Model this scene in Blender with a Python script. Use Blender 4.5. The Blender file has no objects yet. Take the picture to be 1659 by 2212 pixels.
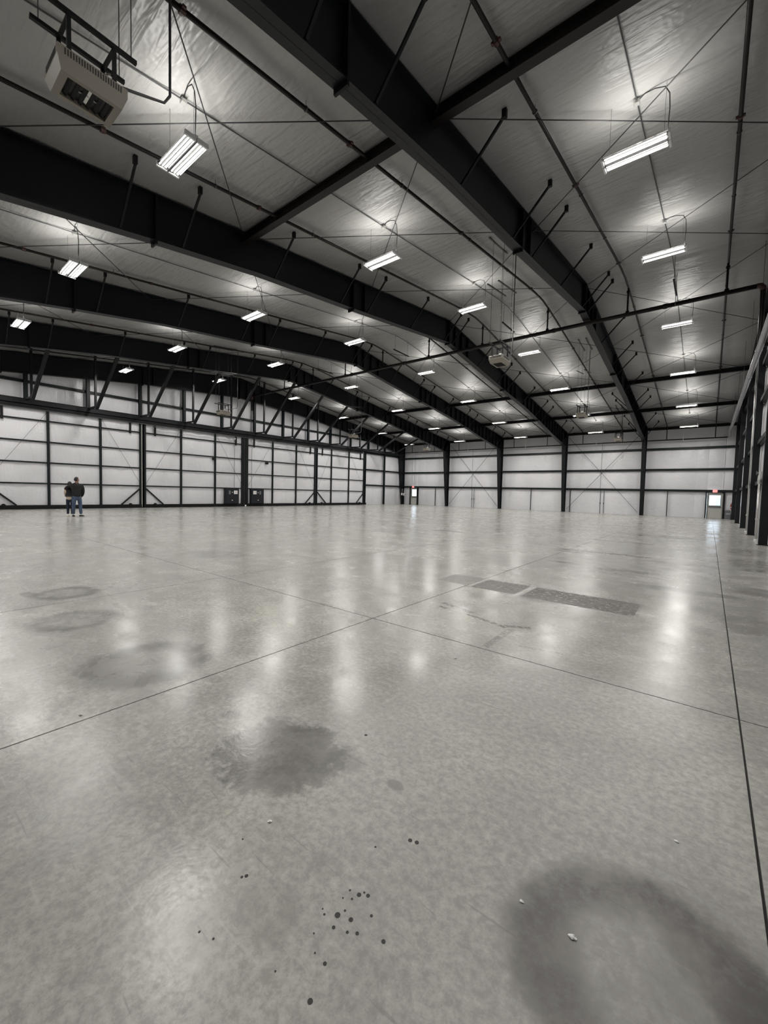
import bpy, bmesh, math, random
from mathutils import Vector, Matrix
random.seed(7)
sc = bpy.context.scene
col = sc.collection

# ------------------------------------------------------------------ camera
F_PX, YAW, PITCH, ROLL, CAM_H = 881.33, 0.6722, -0.0489, 0.0246, 1.6
cam_d = bpy.data.cameras.new('camera')
cam = bpy.data.objects.new('camera', cam_d)
col.objects.link(cam)
cam_d.sensor_fit = 'HORIZONTAL'
cam_d.sensor_width = 36.0
cam_d.lens = F_PX / 1659 * 36.0
cam_d.clip_start = 0.05
cam_d.clip_end = 300
fwd = Vector((-math.sin(YAW) * math.cos(PITCH), math.cos(YAW) * math.cos(PITCH), math.sin(PITCH)))
rt = Vector((math.cos(YAW), math.sin(YAW), 0))
up = rt.cross(fwd)
r2 = rt * math.cos(ROLL) + up * math.sin(ROLL)
u2 = -rt * math.sin(ROLL) + up * math.cos(ROLL)
cam.matrix_world = Matrix(((r2.x, u2.x, -fwd.x, 0), (r2.y, u2.y, -fwd.y, 0), (r2.z, u2.z, -fwd.z, CAM_H), (0, 0, 0, 1)))
sc.camera = cam

# ------------------------------------------------------------------ world, exposure
TUBE_STRENGTH = 5.0
DOWN_WATTS = 72.0
UP_WATTS = 12.0
w = bpy.data.worlds.new('daylight'); sc.world = w; w.use_nodes = True
wb = w.node_tree.nodes['Background']
wb.inputs[0].default_value = (0.78, 0.9, 1.0, 1); wb.inputs[1].default_value = 4.5
sc.view_settings.view_transform = 'Standard'
sc.view_settings.look = 'None'
sc.view_settings.exposure = 0.30
sc.view_settings.gamma = 1.0
sc.view_settings.use_curve_mapping = False
sc.cycles.use_denoising = True
sc.cycles.use_light_tree = True
sc.cycles.max_bounces = 4
sc.cycles.diffuse_bounces = 2
sc.cycles.glossy_bounces = 2
sc.cycles.use_adaptive_sampling = True
sc.cycles.adaptive_threshold = 0.1
sc.cycles.adaptive_min_samples = 16
sc.cycles.sample_clamp_indirect = 8.0
sc.cycles.caustics_reflective = False
sc.cycles.caustics_refractive = False

# ------------------------------------------------------------------ mesh helpers
class MB:
    """collects plates, bars, tubes in world coordinates"""
    def __init__(s): s.v = []; s.f = []; s.m = []; s.cur = 0
    def add(s, vs, fs):
        b = len(s.v); s.v += [tuple(x) for x in vs]
        s.f += [tuple(i + b for i in f) for f in fs]; s.m += [s.cur] * len(fs); return s
    def box(s, x0, x1, y0, y1, z0, z1):
        return s.add([(x0,y0,z0),(x1,y0,z0),(x1,y1,z0),(x0,y1,z0),(x0,y0,z1),(x1,y0,z1),(x1,y1,z1),(x0,y1,z1)],
            [(0,3,2,1),(4,5,6,7),(0,1,5,4),(1,2,6,5),(2,3,7,6),(3,0,4,7)])
    def bbox(s, x0, x1, y0, y1, z0, z1, b):
        """box with its edges cut back by b"""
        t = bmesh.new(); bmesh.ops.create_cube(t, size=1)
        for v in t.verts:
            v.co = Vector(((x0+x1)/2 + v.co.x*(x1-x0), (y0+y1)/2 + v.co.y*(y1-y0), (z0+z1)/2 + v.co.z*(z1-z0)))
        bmesh.ops.bevel(t, geom=t.edges[:], offset=b, segments=1, affect='EDGES')
        t.verts.index_update()
        s.add([v.co[:] for v in t.verts], [[v.index for v in f.verts] for f in t.faces]); t.free(); return s
    def bar(s, a, b, w, h, upv=(0,0,1)):
        a = Vector(a); b = Vector(b); d = (b-a).normalized(); u = Vector(upv)
        if abs(d.dot(u)) > .98: u = Vector((0,1,0))
        r = d.cross(u).normalized(); u = r.cross(d).normalized()
        r *= w/2; u *= h/2
        vs = [a-r-u, a+r-u, a+r+u, a-r+u, b-r-u, b+r-u, b+r+u, b-r+u]
        return s.add(vs, [(0,3,2,1),(4,5,6,7),(0,1,5,4),(1,2,6,5),(2,3,7,6),(3,0,4,7)][::1])
    def tube(s, pts, r, n=8, caps=True):
        pts = [Vector(p) for p in pts]; rings = []; vs = []
        ref = None
        for i, p in enumerate(pts):
            d = ((pts[min(i+1, len(pts)-1)] - pts[max(i-1, 0)])).normalized()
            if ref is None:
                ref = d.orthogonal().normalized()
            ref = (ref - d * ref.dot(d)).normalized(); o = d.cross(ref)
            rr = r[i] if isinstance(r, (list, tuple)) else r
            for k in range(n):
                a = 2*math.pi*k/n
                vs.append(p + ref*math.cos(a)*rr + o*math.sin(a)*rr)
        fs = []
        for i in range(len(pts)-1):
            for k in range(n):
                fs.append((i*n+k, i*n+(k+1)%n, (i+1)*n+(k+1)%n, (i+1)*n+k))
        if caps:
            fs.append(tuple(range(n))[::-1]); fs.append(tuple((len(pts)-1)*n+k for k in range(n)))
        return s.add(vs, fs)
    def plateYZ(s, x0, x1, poly):
        """extruded polygon given as (y,z) between two x"""
        n = len(poly); vs = [(x0,y,z) for y,z in poly] + [(x1,y,z) for y,z in poly]
        fs = [tuple(range(n))[::-1], tuple(n+i for i in range(n))] + [(i,(i+1)%n,n+(i+1)%n,n+i) for i in range(n)]
        return s.add(vs, fs)
    def stripYZ(s, x0, x1, line, t):
        """flange: a plate of thickness t below the line of (y,z), from x0 to x1"""
        for (ya,za),(yb,zb) in zip(line, line[1:]):
            s.add([(x0,ya,za),(x1,ya,za),(x1,yb,zb),(x0,yb,zb),(x0,ya,za-t),(x1,ya,za-t),(x1,yb,zb-t),(x0,yb,zb-t)],
                [(0,1,2,3),(7,6,5,4),(0,4,5,1),(1,5,6,2),(2,6,7,3),(3,7,4,0)])
        return s
    def mesh(s, name, mats, off=(0,0,0), smooth=False):
        me = bpy.data.meshes.new(name)
        me.from_pydata([(x-off[0], y-off[1], z-off[2]) for x,y,z in s.v], [], s.f)
        for m in mats: me.materials.append(m)
        if len(mats) > 1: me.polygons.foreach_set('material_index', s.m)
        bm = bmesh.new(); bm.from_mesh(me); bmesh.ops.recalc_face_normals(bm, faces=bm.faces[:]); bm.to_mesh(me); bm.free()
        if smooth: me.polygons.foreach_set('use_smooth', [True]*len(me.polygons))
        return me

def wloc(o):
    v = Vector(o.location)
    while o.parent: o = o.parent; v += o.location
    return v
def obj(name, mb, mat, parent=None, loc=None, smooth=False):
    mats = mat if isinstance(mat, (list, tuple)) else [mat]
    base = wloc(parent) if parent else Vector((0,0,0))
    org = Vector(loc) if loc is not None else base
    o = bpy.data.objects.new(name, mb.mesh(name, mats, org, smooth))
    o.location = org - base
    if parent: o.parent = parent
    col.objects.link(o); return o
def inst(name, me, parent, loc):
    o = bpy.data.objects.new(name, me); o.location = Vector(loc) - (wloc(parent) if parent else Vector((0,0,0)))
    if parent: o.parent = parent
    col.objects.link(o); return o
def tag(o, label=None, cat=None, group=None, kind=None):
    if label: o['label'] = label
    if cat: o['category'] = cat
    if group: o['group'] = group
    if kind: o['kind'] = kind
    return o
def empty(name, loc, label=None, cat=None, group=None, kind=None):
    o = bpy.data.objects.new(name, None); o.location = loc; o.empty_display_size = .2
    col.objects.link(o); return tag(o, label, cat, group, kind)
def copy_tree(o, parent=None):
    c = o.copy(); col.objects.link(c)
    if parent: c.parent = parent
    for ch in list(o.children): copy_tree(ch, c)
    return c

# ------------------------------------------------------------------ materials
def mat(name, rgb, rough=.5, metal=0., spec=.5, emit=None, es=0., noise=None, bump=None, coat=0):
    m = bpy.data.materials.new(name); m.use_nodes = True; nt = m.node_tree; N = nt.nodes; Lk = nt.links
    b = N['Principled BSDF']; b.inputs['Base Color'].default_value = (*rgb, 1)
    b.inputs['Roughness'].default_value = rough; b.inputs['Metallic'].default_value = metal
    b.inputs['Specular IOR Level'].default_value = spec
    if coat: b.inputs['Coat Weight'].default_value = coat
    if emit: b.inputs['Emission Color'].default_value = (*emit, 1); b.inputs['Emission Strength'].default_value = es
    if noise or bump:
        g = N.new('ShaderNodeNewGeometry')
    if noise:
        sc_, amt = noise
        n = N.new('ShaderNodeTexNoise'); n.inputs['Scale'].default_value = sc_; n.inputs['Detail'].default_value = 4
        Lk.new(g.outputs['Position'], n.inputs['Vector'])
        r = N.new('ShaderNodeValToRGB'); r.color_ramp.elements[0].position = .3; r.color_ramp.elements[1].position = .7
        r.color_ramp.elements[0].color = (*[c*(1-amt) for c in rgb], 1); r.color_ramp.elements[1].color = (*[min(1,c*(1+amt)) for c in rgb], 1)
        Lk.new(n.outputs['Fac'], r.inputs[0]); Lk.new(r.outputs[0], b.inputs['Base Color'])
    if bump:
        sc_, st, dist = bump
        n = N.new('ShaderNodeTexNoise'); n.inputs['Scale'].default_value = sc_; n.inputs['Detail'].default_value = 3
        Lk.new(g.outputs['Position'], n.inputs['Vector'])
        bp = N.new('ShaderNodeBump'); bp.inputs['Strength'].default_value = st; bp.inputs['Distance'].default_value = dist
        Lk.new(n.outputs['Fac'], bp.inputs['Height']); Lk.new(bp.outputs['Normal'], b.inputs['Normal'])
    return m

STEEL = mat('dark_navy_steel_paint', (.0040,.0050,.0072), .45, spec=.3)
STEEL2 = mat('black_steel_paint', (.0030,.0034,.0042), .5, spec=.25)
GREEN = mat('dark_green_steel_paint', (.0035,.0075,.009), .45, spec=.3)
PIPE = mat('black_pipe_with_brown_primer', (.007,.0048,.0042), .45, spec=.3)
RED = mat('red_coupling_paint', (.035,.006,.005), .45)
CONDUIT = mat('galvanised_conduit', (.07,.072,.075), .42, metal=.4)
ROD = mat('dark_rod_steel', (.010,.0105,.012), .5)
SILVER = mat('silver_duct', (.42,.42,.44), .32, metal=.85)
WHITE = mat('white_enamel', (.75,.76,.76), .4)
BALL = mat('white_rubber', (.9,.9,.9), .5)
CAP = mat('lamp_holder_grey', (.25,.25,.24), .5)
TUBE = mat('lit_tube', (.9,.9,.9), .4, emit=(1.0,.975,.935), es=TUBE_STRENGTH)
TUBE.cycles.emission_sampling = 'NONE'
TUBEOFF = mat('tube_back', (.85,.85,.85), .4)
TAN = mat('cream_heater_enamel', (.20,.18,.145), .45)
BLACKIN = mat('heater_inside_black', (.006,.006,.006), .6)
CHROME = mat('bright_metal', (.55,.55,.53), .3, metal=.8)
GLASSY = mat('glass', (.9,.95,1), .02)
GLASSY.node_tree.nodes['Principled BSDF'].inputs['Transmission Weight'].default_value = 1.0
GLASSY.node_tree.nodes['Principled BSDF'].inputs['IOR'].default_value = 1.05
DOORG = mat('grey_door_paint', (.46,.46,.43), .5)
FRAMEG = mat('grey_door_frame', (.20,.20,.19), .5)
EXITM = mat('lit_exit_face', (.8,.3,.3), .5, emit=(1,.20,.20), es=.75)
EXITL = mat('lit_exit_letters', (1,.9,.9), .5, emit=(1,.05,.06), es=1.1)
EXITW = mat('exit_housing', (.5,.45,.44), .5)
GREYBOX = mat('grey_box_enamel', (.13,.14,.15), .4)
REDEXT = mat('extinguisher_red', (.35,.01,.01), .35)
SKIN = mat('skin', (.30,.17,.12), .55)
HAIR = mat('dark_hair', (.012,.010,.009), .6)
JACKET = mat('black_jacket_cloth', (.006,.006,.007), .8, bump=(12,.4,.02))
JEANS = mat('blue_denim', (.045,.07,.12), .8, noise=(6,.45))
NAVY = mat('navy_cloth', (.008,.012,.03), .8)
CREAM = mat('cream_wool', (.55,.46,.36), .85)
SHOE = mat('dark_shoe', (.015,.017,.018), .5)
SHOEW = mat('white_shoe', (.8,.76,.70), .5)
PAPER = mat('white_paper', (.8,.8,.78), .6)
HOLE = mat('anchor_hole_dark', (.015,.014,.012), .6)
OUTG = mat('outdoor_concrete', (.5,.5,.48), .8)
OUTB = mat('outdoor_pale_cladding', (.82,.92,.94), .7)
OUTD = mat('outdoor_dark_glass', (.38,.55,.60), .5)
JOINT = mat('joint_filler_dark', (.03,.028,.025), .8)
CABN = mat('charcoal_cabinet', (.010,.012,.016), .5, spec=.3)
REFL = mat('aluminium_reflector', (.8,.8,.8), .12, metal=1)
DIV = mat('fixture_divider_grey', (.10,.10,.10), .5)

def insulation(name, rgb, along, rough=.30, deep=.06):
    """white vinyl faced insulation: wrinkles run across the blanket"""
    m = bpy.data.materials.new(name); m.use_nodes = True; nt = m.node_tree; N = nt.nodes; Lk = nt.links
    b = N['Principled BSDF']; b.inputs['Roughness'].default_value = rough
    g = N.new('ShaderNodeNewGeometry')
    mp = N.new('ShaderNodeMapping'); Lk.new(g.outputs['Position'], mp.inputs['Vector'])
    mp.inputs['Scale'].default_value = along
    n1 = N.new('ShaderNodeTexNoise'); n1.inputs['Scale'].default_value = 1.0; n1.inputs['Detail'].default_value = 2; n1.inputs['Distortion'].default_value = .8
    Lk.new(mp.outputs[0], n1.inputs['Vector'])
    n2 = N.new('ShaderNodeTexNoise'); n2.inputs['Scale'].default_value = 11; n2.inputs['Detail'].default_value = 0
    Lk.new(g.outputs['Position'], n2.inputs['Vector'])
    n3 = N.new('ShaderNodeTexNoise'); n3.inputs['Scale'].default_value = .35; n3.inputs['Detail'].default_value = 1
    Lk.new(g.outputs['Position'], n3.inputs['Vector'])
    r = N.new('ShaderNodeValToRGB'); r.color_ramp.elements[0].position = .32; r.color_ramp.elements[1].position = .68
    r.color_ramp.elements[0].color = (*[c*.90 for c in rgb], 1); r.color_ramp.elements[1].color = (*[min(1, c*1.06) for c in rgb], 1)
    Lk.new(n3.outputs['Fac'], r.inputs[0]); Lk.new(r.outputs[0], b.inputs['Base Color'])
    b1 = N.new('ShaderNodeBump'); b1.inputs['Strength'].default_value = .55; b1.inputs['Distance'].default_value = deep
    Lk.new(n1.outputs['Fac'], b1.inputs['Height'])
    b2 = N.new('ShaderNodeBump'); b2.inputs['Strength'].default_value = .5; b2.inputs['Distance'].default_value = .016
    Lk.new(n2.outputs['Fac'], b2.inputs['Height']); Lk.new(b1.outputs[0], b2.inputs['Normal']); Lk.new(b2.outputs[0], b.inputs['Normal'])
    return m
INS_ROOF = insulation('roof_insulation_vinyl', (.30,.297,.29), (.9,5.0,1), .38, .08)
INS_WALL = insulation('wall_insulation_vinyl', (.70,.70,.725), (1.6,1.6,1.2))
INS_END = insulation('door_insulation_vinyl', (.70,.70,.725), (1,2.6,.9))

# ------------------------------------------------------------------ concrete floor material
def concrete():
    m = bpy.data.materials.new('polished_concrete'); m.use_nodes = True; nt = m.node_tree; N = nt.nodes; Lk = nt.links
    b = N['Principled BSDF']
    g = N.new('ShaderNodeNewGeometry'); P = g.outputs['Position']
    def noise(s, d=4, rough=.55, vec=None, dist=0.):
        n = N.new('ShaderNodeTexNoise'); n.inputs['Scale'].default_value = s; n.inputs['Detail'].default_value = d
        n.inputs['Roughness'].default_value = rough; n.inputs['Distortion'].default_value = dist
        Lk.new(vec or P, n.inputs['Vector']); return n.outputs['Fac']
    def mth(op, a, b_=None, c=None):
        n = N.new('ShaderNodeMath'); n.operation = op
        for i, v in enumerate((a, b_, c)):
            if v is None: continue
            if isinstance(v, (int, float)): n.inputs[i].default_value = v
            else: Lk.new(v, n.inputs[i])
        return n.outputs[0]
    def rng(v, a0, a1, b0=0., b1=1., sm=True):
        n = N.new('ShaderNodeMapRange'); n.interpolation_type = 'SMOOTHSTEP' if sm else 'LINEAR'
        Lk.new(v, n.inputs[0]); n.inputs[1].default_value = a0; n.inputs[2].default_value = a1
        n.inputs[3].default_value = b0; n.inputs[4].default_value = b1; return n.outputs[0]
    def mix(f, a, b_, t='MIX'):
        n = N.new('ShaderNodeMix'); n.data_type = 'RGBA'; n.blend_type = t
        if isinstance(f, float): n.inputs[0].default_value = f
        else: Lk.new(f, n.inputs[0])
        for i, v in ((6, a), (7, b_)):
            if isinstance(v, tuple): n.inputs[i].default_value = (*v, 1)
            else: Lk.new(v, n.inputs[i])
        return n.outputs[2]
    big = noise(.55, 3, .6); mid = noise(2.6, 4, .68, dist=.4); fine = noise(24, 4, .75)
    c = mix(rng(big, .35, .65), (.385,.378,.355), (.475,.465,.435))
    c = mix(rng(big, .56, .68, 0, .35), c, (.44,.415,.34))
    c = mix(rng(mid, .40, .60, .6, 0), c, (.345,.338,.322))
    c = mix(rng(mid, .60, .85, 0, .22), c, (.54,.53,.49))
    c = mix(rng(fine, .35, .60, .65, 0), c, (.25,.245,.23))
    c = mix(rng(fine, .55, .72, 0, .40), c, (.60,.59,.56))
    c = mix(rng(fine, .30, .22, 0, .8), c, (.13,.125,.115))
    # scuffs: stretched noise
    mp = N.new('ShaderNodeMapping'); Lk.new(P, mp.inputs[0]); mp.inputs['Rotation'].default_value = (0,0,.6); mp.inputs['Scale'].default_value = (1.6,26,1)
    sc1 = noise(1.6, 2, .6, mp.outputs[0], .3)
    c = mix(rng(sc1, .66, .74, 0, .45), c, (.20,.19,.18))
    c = mix(rng(sc1, .34, .26, 0, .25), c, (.58,.57,.54))
    # soft dark blotches drawn out along the aisle
    mp3 = N.new('ShaderNodeMapping'); Lk.new(P, mp3.inputs[0]); mp3.inputs['Scale'].default_value = (.35,.7,1)
    bl = noise(1., 3, .6, mp3.outputs[0], .4)
    c = mix(rng(bl, .56, .70, 0, .45), c, (.20,.195,.185))
    wob = noise(5.5, 3, .65); wob2 = noise(15, 3, .75); edge = mth('ADD', mth('MULTIPLY', wob, .6), mth('MULTIPLY', wob2, .4))
    def dist(cx, cy, rx, ry, ang=0.):
        s1 = N.new('ShaderNodeMapping'); s1.vector_type = 'TEXTURE'; Lk.new(P, s1.inputs[0])
        s1.inputs['Location'].default_value = (cx, cy, 0); s1.inputs['Rotation'].default_value = (0,0,ang); s1.inputs['Scale'].default_value = (rx, ry, 1e3)
        return s1.outputs[0]
    def rad(v):
        n = N.new('ShaderNodeVectorMath'); n.operation = 'LENGTH'; Lk.new(v, n.inputs[0]); return n.outputs['Value']
    grain = mth('MULTIPLY', rng(fine, .30, .62, .62, 1.), rng(mid, .35, .7, 1., .6))
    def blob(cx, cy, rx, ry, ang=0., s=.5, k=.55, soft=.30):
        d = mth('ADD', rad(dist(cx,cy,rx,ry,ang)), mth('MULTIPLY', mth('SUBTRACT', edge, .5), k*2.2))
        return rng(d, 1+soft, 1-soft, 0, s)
    def ring(cx, cy, r_, inner, s=.5, k=.3, ang=0., sq=1.):
        d = mth('ADD', rad(dist(cx,cy,r_,r_*sq,ang)), mth('MULTIPLY', mth('SUBTRACT', edge, .5), k*2.4))
        return mth('MULTIPLY', rng(d, 1.16, .86, 0, s), rng(d, inner-.25, inner+.15, .30, 1.))
    def rect(cx, cy, hx, hy, ang=0., s=.8, k=.08):
        v = dist(cx,cy,hx,hy,ang); x = N.new('ShaderNodeSeparateXYZ'); Lk.new(v, x.inputs[0])
        e1 = mth('MULTIPLY', mth('SUBTRACT', mth('ABSOLUTE', x.outputs[0]), 1.), hx)
        e2 = mth('MULTIPLY', mth('SUBTRACT', mth('ABSOLUTE', x.outputs[1]), 1.), hy)
        d = mth('ADD', mth('MAXIMUM', e1, e2), mth('MULTIPLY', mth('SUBTRACT', wob2, .5), k))
        return rng(d, .012, -.012, 0, s)
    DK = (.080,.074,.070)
    for a in [blob(-1.95,1.52,.38,.33,.2,.88,.75,.16), blob(-1.78,1.36,.16,.10,.3,.35,.4), blob(.5,1.4,.75,.9,0,.30,.3,.6), blob(1.1,6.0,.8,5.,0,.28,.3,.5), blob(-1.62,1.72,.12,.09,0,.45,.5), blob(-1.23,.90,.14,.10,0,.25),  # two broad soft ones paint light falloff plus wetness by the side wall
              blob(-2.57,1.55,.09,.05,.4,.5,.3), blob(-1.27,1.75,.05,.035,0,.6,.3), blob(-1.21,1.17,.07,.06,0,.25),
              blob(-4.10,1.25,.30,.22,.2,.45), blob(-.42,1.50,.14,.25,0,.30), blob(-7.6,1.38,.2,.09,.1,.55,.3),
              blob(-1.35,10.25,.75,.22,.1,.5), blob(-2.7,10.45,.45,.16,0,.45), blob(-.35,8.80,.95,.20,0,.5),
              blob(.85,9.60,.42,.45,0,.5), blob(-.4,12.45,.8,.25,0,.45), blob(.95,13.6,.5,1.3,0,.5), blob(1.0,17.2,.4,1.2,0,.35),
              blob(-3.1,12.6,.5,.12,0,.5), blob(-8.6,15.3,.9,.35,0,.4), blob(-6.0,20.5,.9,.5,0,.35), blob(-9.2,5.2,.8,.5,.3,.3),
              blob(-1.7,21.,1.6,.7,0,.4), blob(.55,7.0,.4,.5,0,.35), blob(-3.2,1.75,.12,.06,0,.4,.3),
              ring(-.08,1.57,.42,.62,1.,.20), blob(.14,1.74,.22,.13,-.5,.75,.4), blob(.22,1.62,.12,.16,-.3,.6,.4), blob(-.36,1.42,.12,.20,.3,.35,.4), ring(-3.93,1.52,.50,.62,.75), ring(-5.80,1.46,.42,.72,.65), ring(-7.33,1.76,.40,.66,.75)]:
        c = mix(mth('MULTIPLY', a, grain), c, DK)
    # scraped coating strips: dark remains with pale flecks
    flk = rng(sc1, .44, .52)
    flk2 = rng(wob2, .52, .58)
    st = mth('MAXIMUM', rect(-1.52,6.80,.80,.41,0,.92), rect(-2.83,6.83,.44,.40, 0, .85))
    st = mth('MAXIMUM', st, rect(-3.58,6.86,.30,.38, 0, .60))
    st = mth('MULTIPLY', st, mth('SUBTRACT', 1., mth('MULTIPLY', mth('MAXIMUM', mth('MULTIPLY', flk, flk2), rng(wob2, .57, .62)), .7)))
    c = mix(st, c, (.050,.040,.037))
    rb = mth('MULTIPLY', mth('MAXIMUM', rect(-2.33,6.82,.05,.40,0,.8), rect(-3.22,6.84,.05,.38,0,.8)), .75)
    c = mix(rb, c, (.50,.485,.46))
    th = rect(-2.3,13.08,1.15,.13,.0,.8,.3)
    for a in [rect(-2.5,17.0,1.1,.10,-.1,.7,.3), rect(-2.70,5.10,.30,.05,-.3,.85,.2), rect(-2.15,4.83,.32,.035,-.28,.9,.14),
              rect(-1.75,4.86,.16,.04,.5,.75,.16), rect(-1.77,4.36,.045,.38,0,.55,.12), rect(-1.30,4.30,.22,.018,.2,.6,.1),
              rect(-2.85,4.98,.08,.035,-.3,.85,.2)]:
        th = mth('MAXIMUM', th, a)
    thf = mth('MULTIPLY', th, rng(wob2, .42, .50))
    c = mix(thf, c, (.06,.052,.048))
    c = mix(mth('MULTIPLY', th, rng(wob2, .56, .64, 0, .7)), c, (.62,.61,.58))
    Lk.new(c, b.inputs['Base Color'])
    worn = rng(mth('ADD', rad(dist(-.65,2.15,1.12,1.75)), mth('MULTIPLY', mth('SUBTRACT', mid, .5), .8)), 1.35, .55, 0, .20)
    ro = mth('ADD', rng(mid, .3, .7, .18, .27, False), worn)
    ro = mth('ADD', ro, mth('ADD', mth('MULTIPLY', st, .22), rng(bl, .4, .7, -.02, .08)))
    Lk.new(ro, b.inputs['Roughness'])
    b.inputs['Specular IOR Level'].default_value = .43
    bp = N.new('ShaderNodeBump'); bp.inputs['Strength'].default_value = .20; bp.inputs['Distance'].default_value = .006
    hb = noise(9, 3, .8)
    Lk.new(hb, bp.inputs['Height']); Lk.new(bp.outputs[0], b.inputs['Normal'])
    return m
CONC = concrete()

# ------------------------------------------------------------------ building dimensions (metres, camera above the origin)
XR, XL, YF, YN = 1.80, -33.40, 46.00, -5.20        # inner faces of the insulated walls
RIDGE = 20.5
def roof(y): return 11.37 - .124*abs(y-RIDGE)
FR_X = [-5.0, -12.04, -19.07, -26.1, -33.05]

# ------------------------------------------------------------------ floor: slabs with sawn joints
floor = obj('floor', MB().box(XL-.3, XR+.3, YN-.3, YF+.3, -.12, -.02), JOINT); tag(floor, kind='structure')
xs = [XL-.2] + [.25-3.507*k for k in range(9, -1, -1) if .25-3.507*k > XL+.5] + [XR+.2]
ys = [YN-.2] + [3.92+7.55*k for k in range(-1, 6) if 3.92+7.55*k < YF-.5 and 3.92+7.55*k > YN] + [YF+.2]
g_ = .0055
cache = {}
for i in range(len(xs)-1):
    for j in range(len(ys)-1):
        key = (round(xs[i+1]-xs[i], 3), round(ys[j+1]-ys[j], 3))
        if key not in cache:
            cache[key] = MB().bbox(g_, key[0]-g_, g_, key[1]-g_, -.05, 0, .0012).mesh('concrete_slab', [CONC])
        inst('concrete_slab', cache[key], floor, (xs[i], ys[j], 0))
# drilled anchor holes near the camera
hole = MB(); hole.tube([(0,0,-.002),(0,0,.0008)], 1., 10)
hme = hole.mesh('anchor_hole', [HOLE])
for (x, y, r) in [(-1.05,1.16,4),(-1.01,1.17,8),(-.98,1.19,7),(-1.0,1.19,4),(-1.02,1.14,4),(-1.05,1.12,3),(-1.08,1.04,3),(-1.01,1.09,4),(-1.02,1.06,10),
                  (-1.06,1.03,4),(-.97,1.08,8),(-.92,1.14,5),(-1.0,1.02,6),(-1.04,.96,3),(-.95,1.04,5),(-.92,1.06,6),(-.83,1.10,7),(-.99,.92,3),(-.94,.92,6),
                  (-.90,.82,8),(-1.10,1.38,4),(-1.0,1.51,9),(-.97,1.52,9),(-1.59,1.02,4),(-1.42,.93,7),(-1.43,.915,5),(-1.69,1.99,9),(-1.05,.80,3),(-1.3,.72,4),(-1.36,.70,4)]:
    o = inst('anchor_hole', hme, floor, (x, y, 0)); o.scale = (r*.0011, r*.0011, 1)
stud = MB().tube([(0,0,0),(0,0,.004),(0,0,.006)], [.010,.010,.006], 12)
st_o = obj('floor_stud', stud, CHROME, None); st_o.location = (-1.58,1.16,0)
tag(st_o, 'small bright metal stud set in the concrete below the big round stain', 'stud')
def scrap(x, y, s, label, seed):
    random.seed(seed); t = bmesh.new(); bmesh.ops.create_icosphere(t, subdivisions=2, radius=s)
    for v in t.verts:
        v.co *= random.uniform(.6, 1.25); v.co.x *= random.uniform(1.1,1.5); v.co.z = max(0, v.co.z*.5 + s*.35)
    m = MB(); t.verts.index_update(); m.add([v.co[:] for v in t.verts], [[v.index for v in f.verts] for f in t.faces]); t.free()
    o = obj('paper_scrap', m, PAPER); o.location = (x, y, 0); tag(o, label, 'scrap')
scrap(-.31,1.55,.010,'largest crumpled white scrap, lying inside the dark round stain closest to the camera',1)
scrap(-.50,1.56,.006,'small white scrap just outside the dark round stain closest to the camera',2)
scrap(-.04,2.31,.007,'small white scrap beside the long joint near the column wall',3)
scrap(-3.34,.87,.012,'pale scrap lying beside the long joint at the lower edge of a stain',4)
scrap(-1.86,3.51,.012,'white fleck beside the crossing floor joint below the scrape marks',5)
random.seed(11)

# ------------------------------------------------------------------ insulation blankets
def blanket(p0, du, dv, n, nu, vlines, bulge, mat_, seam=.05):
    """p0 + u*du + v*dv, bulging along n between the lines vlines (0..1); pinched at the side seams"""
    m = MB(); vs = []
    rows = []
    for a, b_ in zip(vlines, vlines[1:]):
        for k in range(4): rows.append((a + (b_-a)*k/4, math.sin(math.pi*k/4)))
    rows.append((vlines[-1], 0))
    for v, s in rows:
        for i in range(nu+1):
            u = i/nu; e = min(1, 4*u*(1-u)*1.6)
            q = p0 + du*u + dv*v + n*(bulge*s*(.35+.65*e) - seam*(1-e)*.35)
            vs.append(q)
    fs = []
    for r in range(len(rows)-1):
        for i in range(nu):
            a = r*(nu+1)+i; fs.append((a, a+1, a+nu+2, a+nu+1))
    m.add(vs, fs); return m

# ceiling
ceil_back = MB()
for s_ in (0, 1):
    ya, yb = (YN-.2, RIDGE) if s_ == 0 else (RIDGE, YF+.2)
    ceil_back.add([(XL-.3,ya,roof(ya)+.12),(XR+.3,ya,roof(ya)+.12),(XR+.3,yb,roof(yb)+.12),(XL-.3,yb,roof(yb)+.12)], [(0,1,2,3)])
ceiling = obj('ceiling', ceil_back, STEEL2); tag(ceiling, kind='structure')
NP = 19; pw = (XR+.1-(XL-.1))/NP
PURL = [YN, -2.3, -.7, .9, 2.47, 4.04, 5.6, 7.15, 8.7, 10.28, 11.85, 13.47, 15.1, 16.68, 18.3, 20.0, 20.5]
for s_ in (0, 1):
    ylist = PURL if s_ == 0 else [20.5, 20.97, 22.55, 24.12, 25.7, 27.17, 28.76, 30.3, 31.87, 33.5, 35.13, 36.7, 38.2, 39.6, 40.98, 43.5, 44.7, YF+.1]
    y0, y1 = ylist[0], ylist[-1]
    dv = Vector((0, y1-y0, roof(y1)-roof(y0)))
    vl = [(y-y0)/(y1-y0) for y in ylist]
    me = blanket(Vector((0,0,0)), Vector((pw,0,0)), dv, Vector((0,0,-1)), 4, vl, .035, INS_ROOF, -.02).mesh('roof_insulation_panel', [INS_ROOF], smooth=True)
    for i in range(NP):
        inst('roof_insulation_panel', me, ceiling, (XL-.1+pw*i, y0, roof(y0)))

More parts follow.
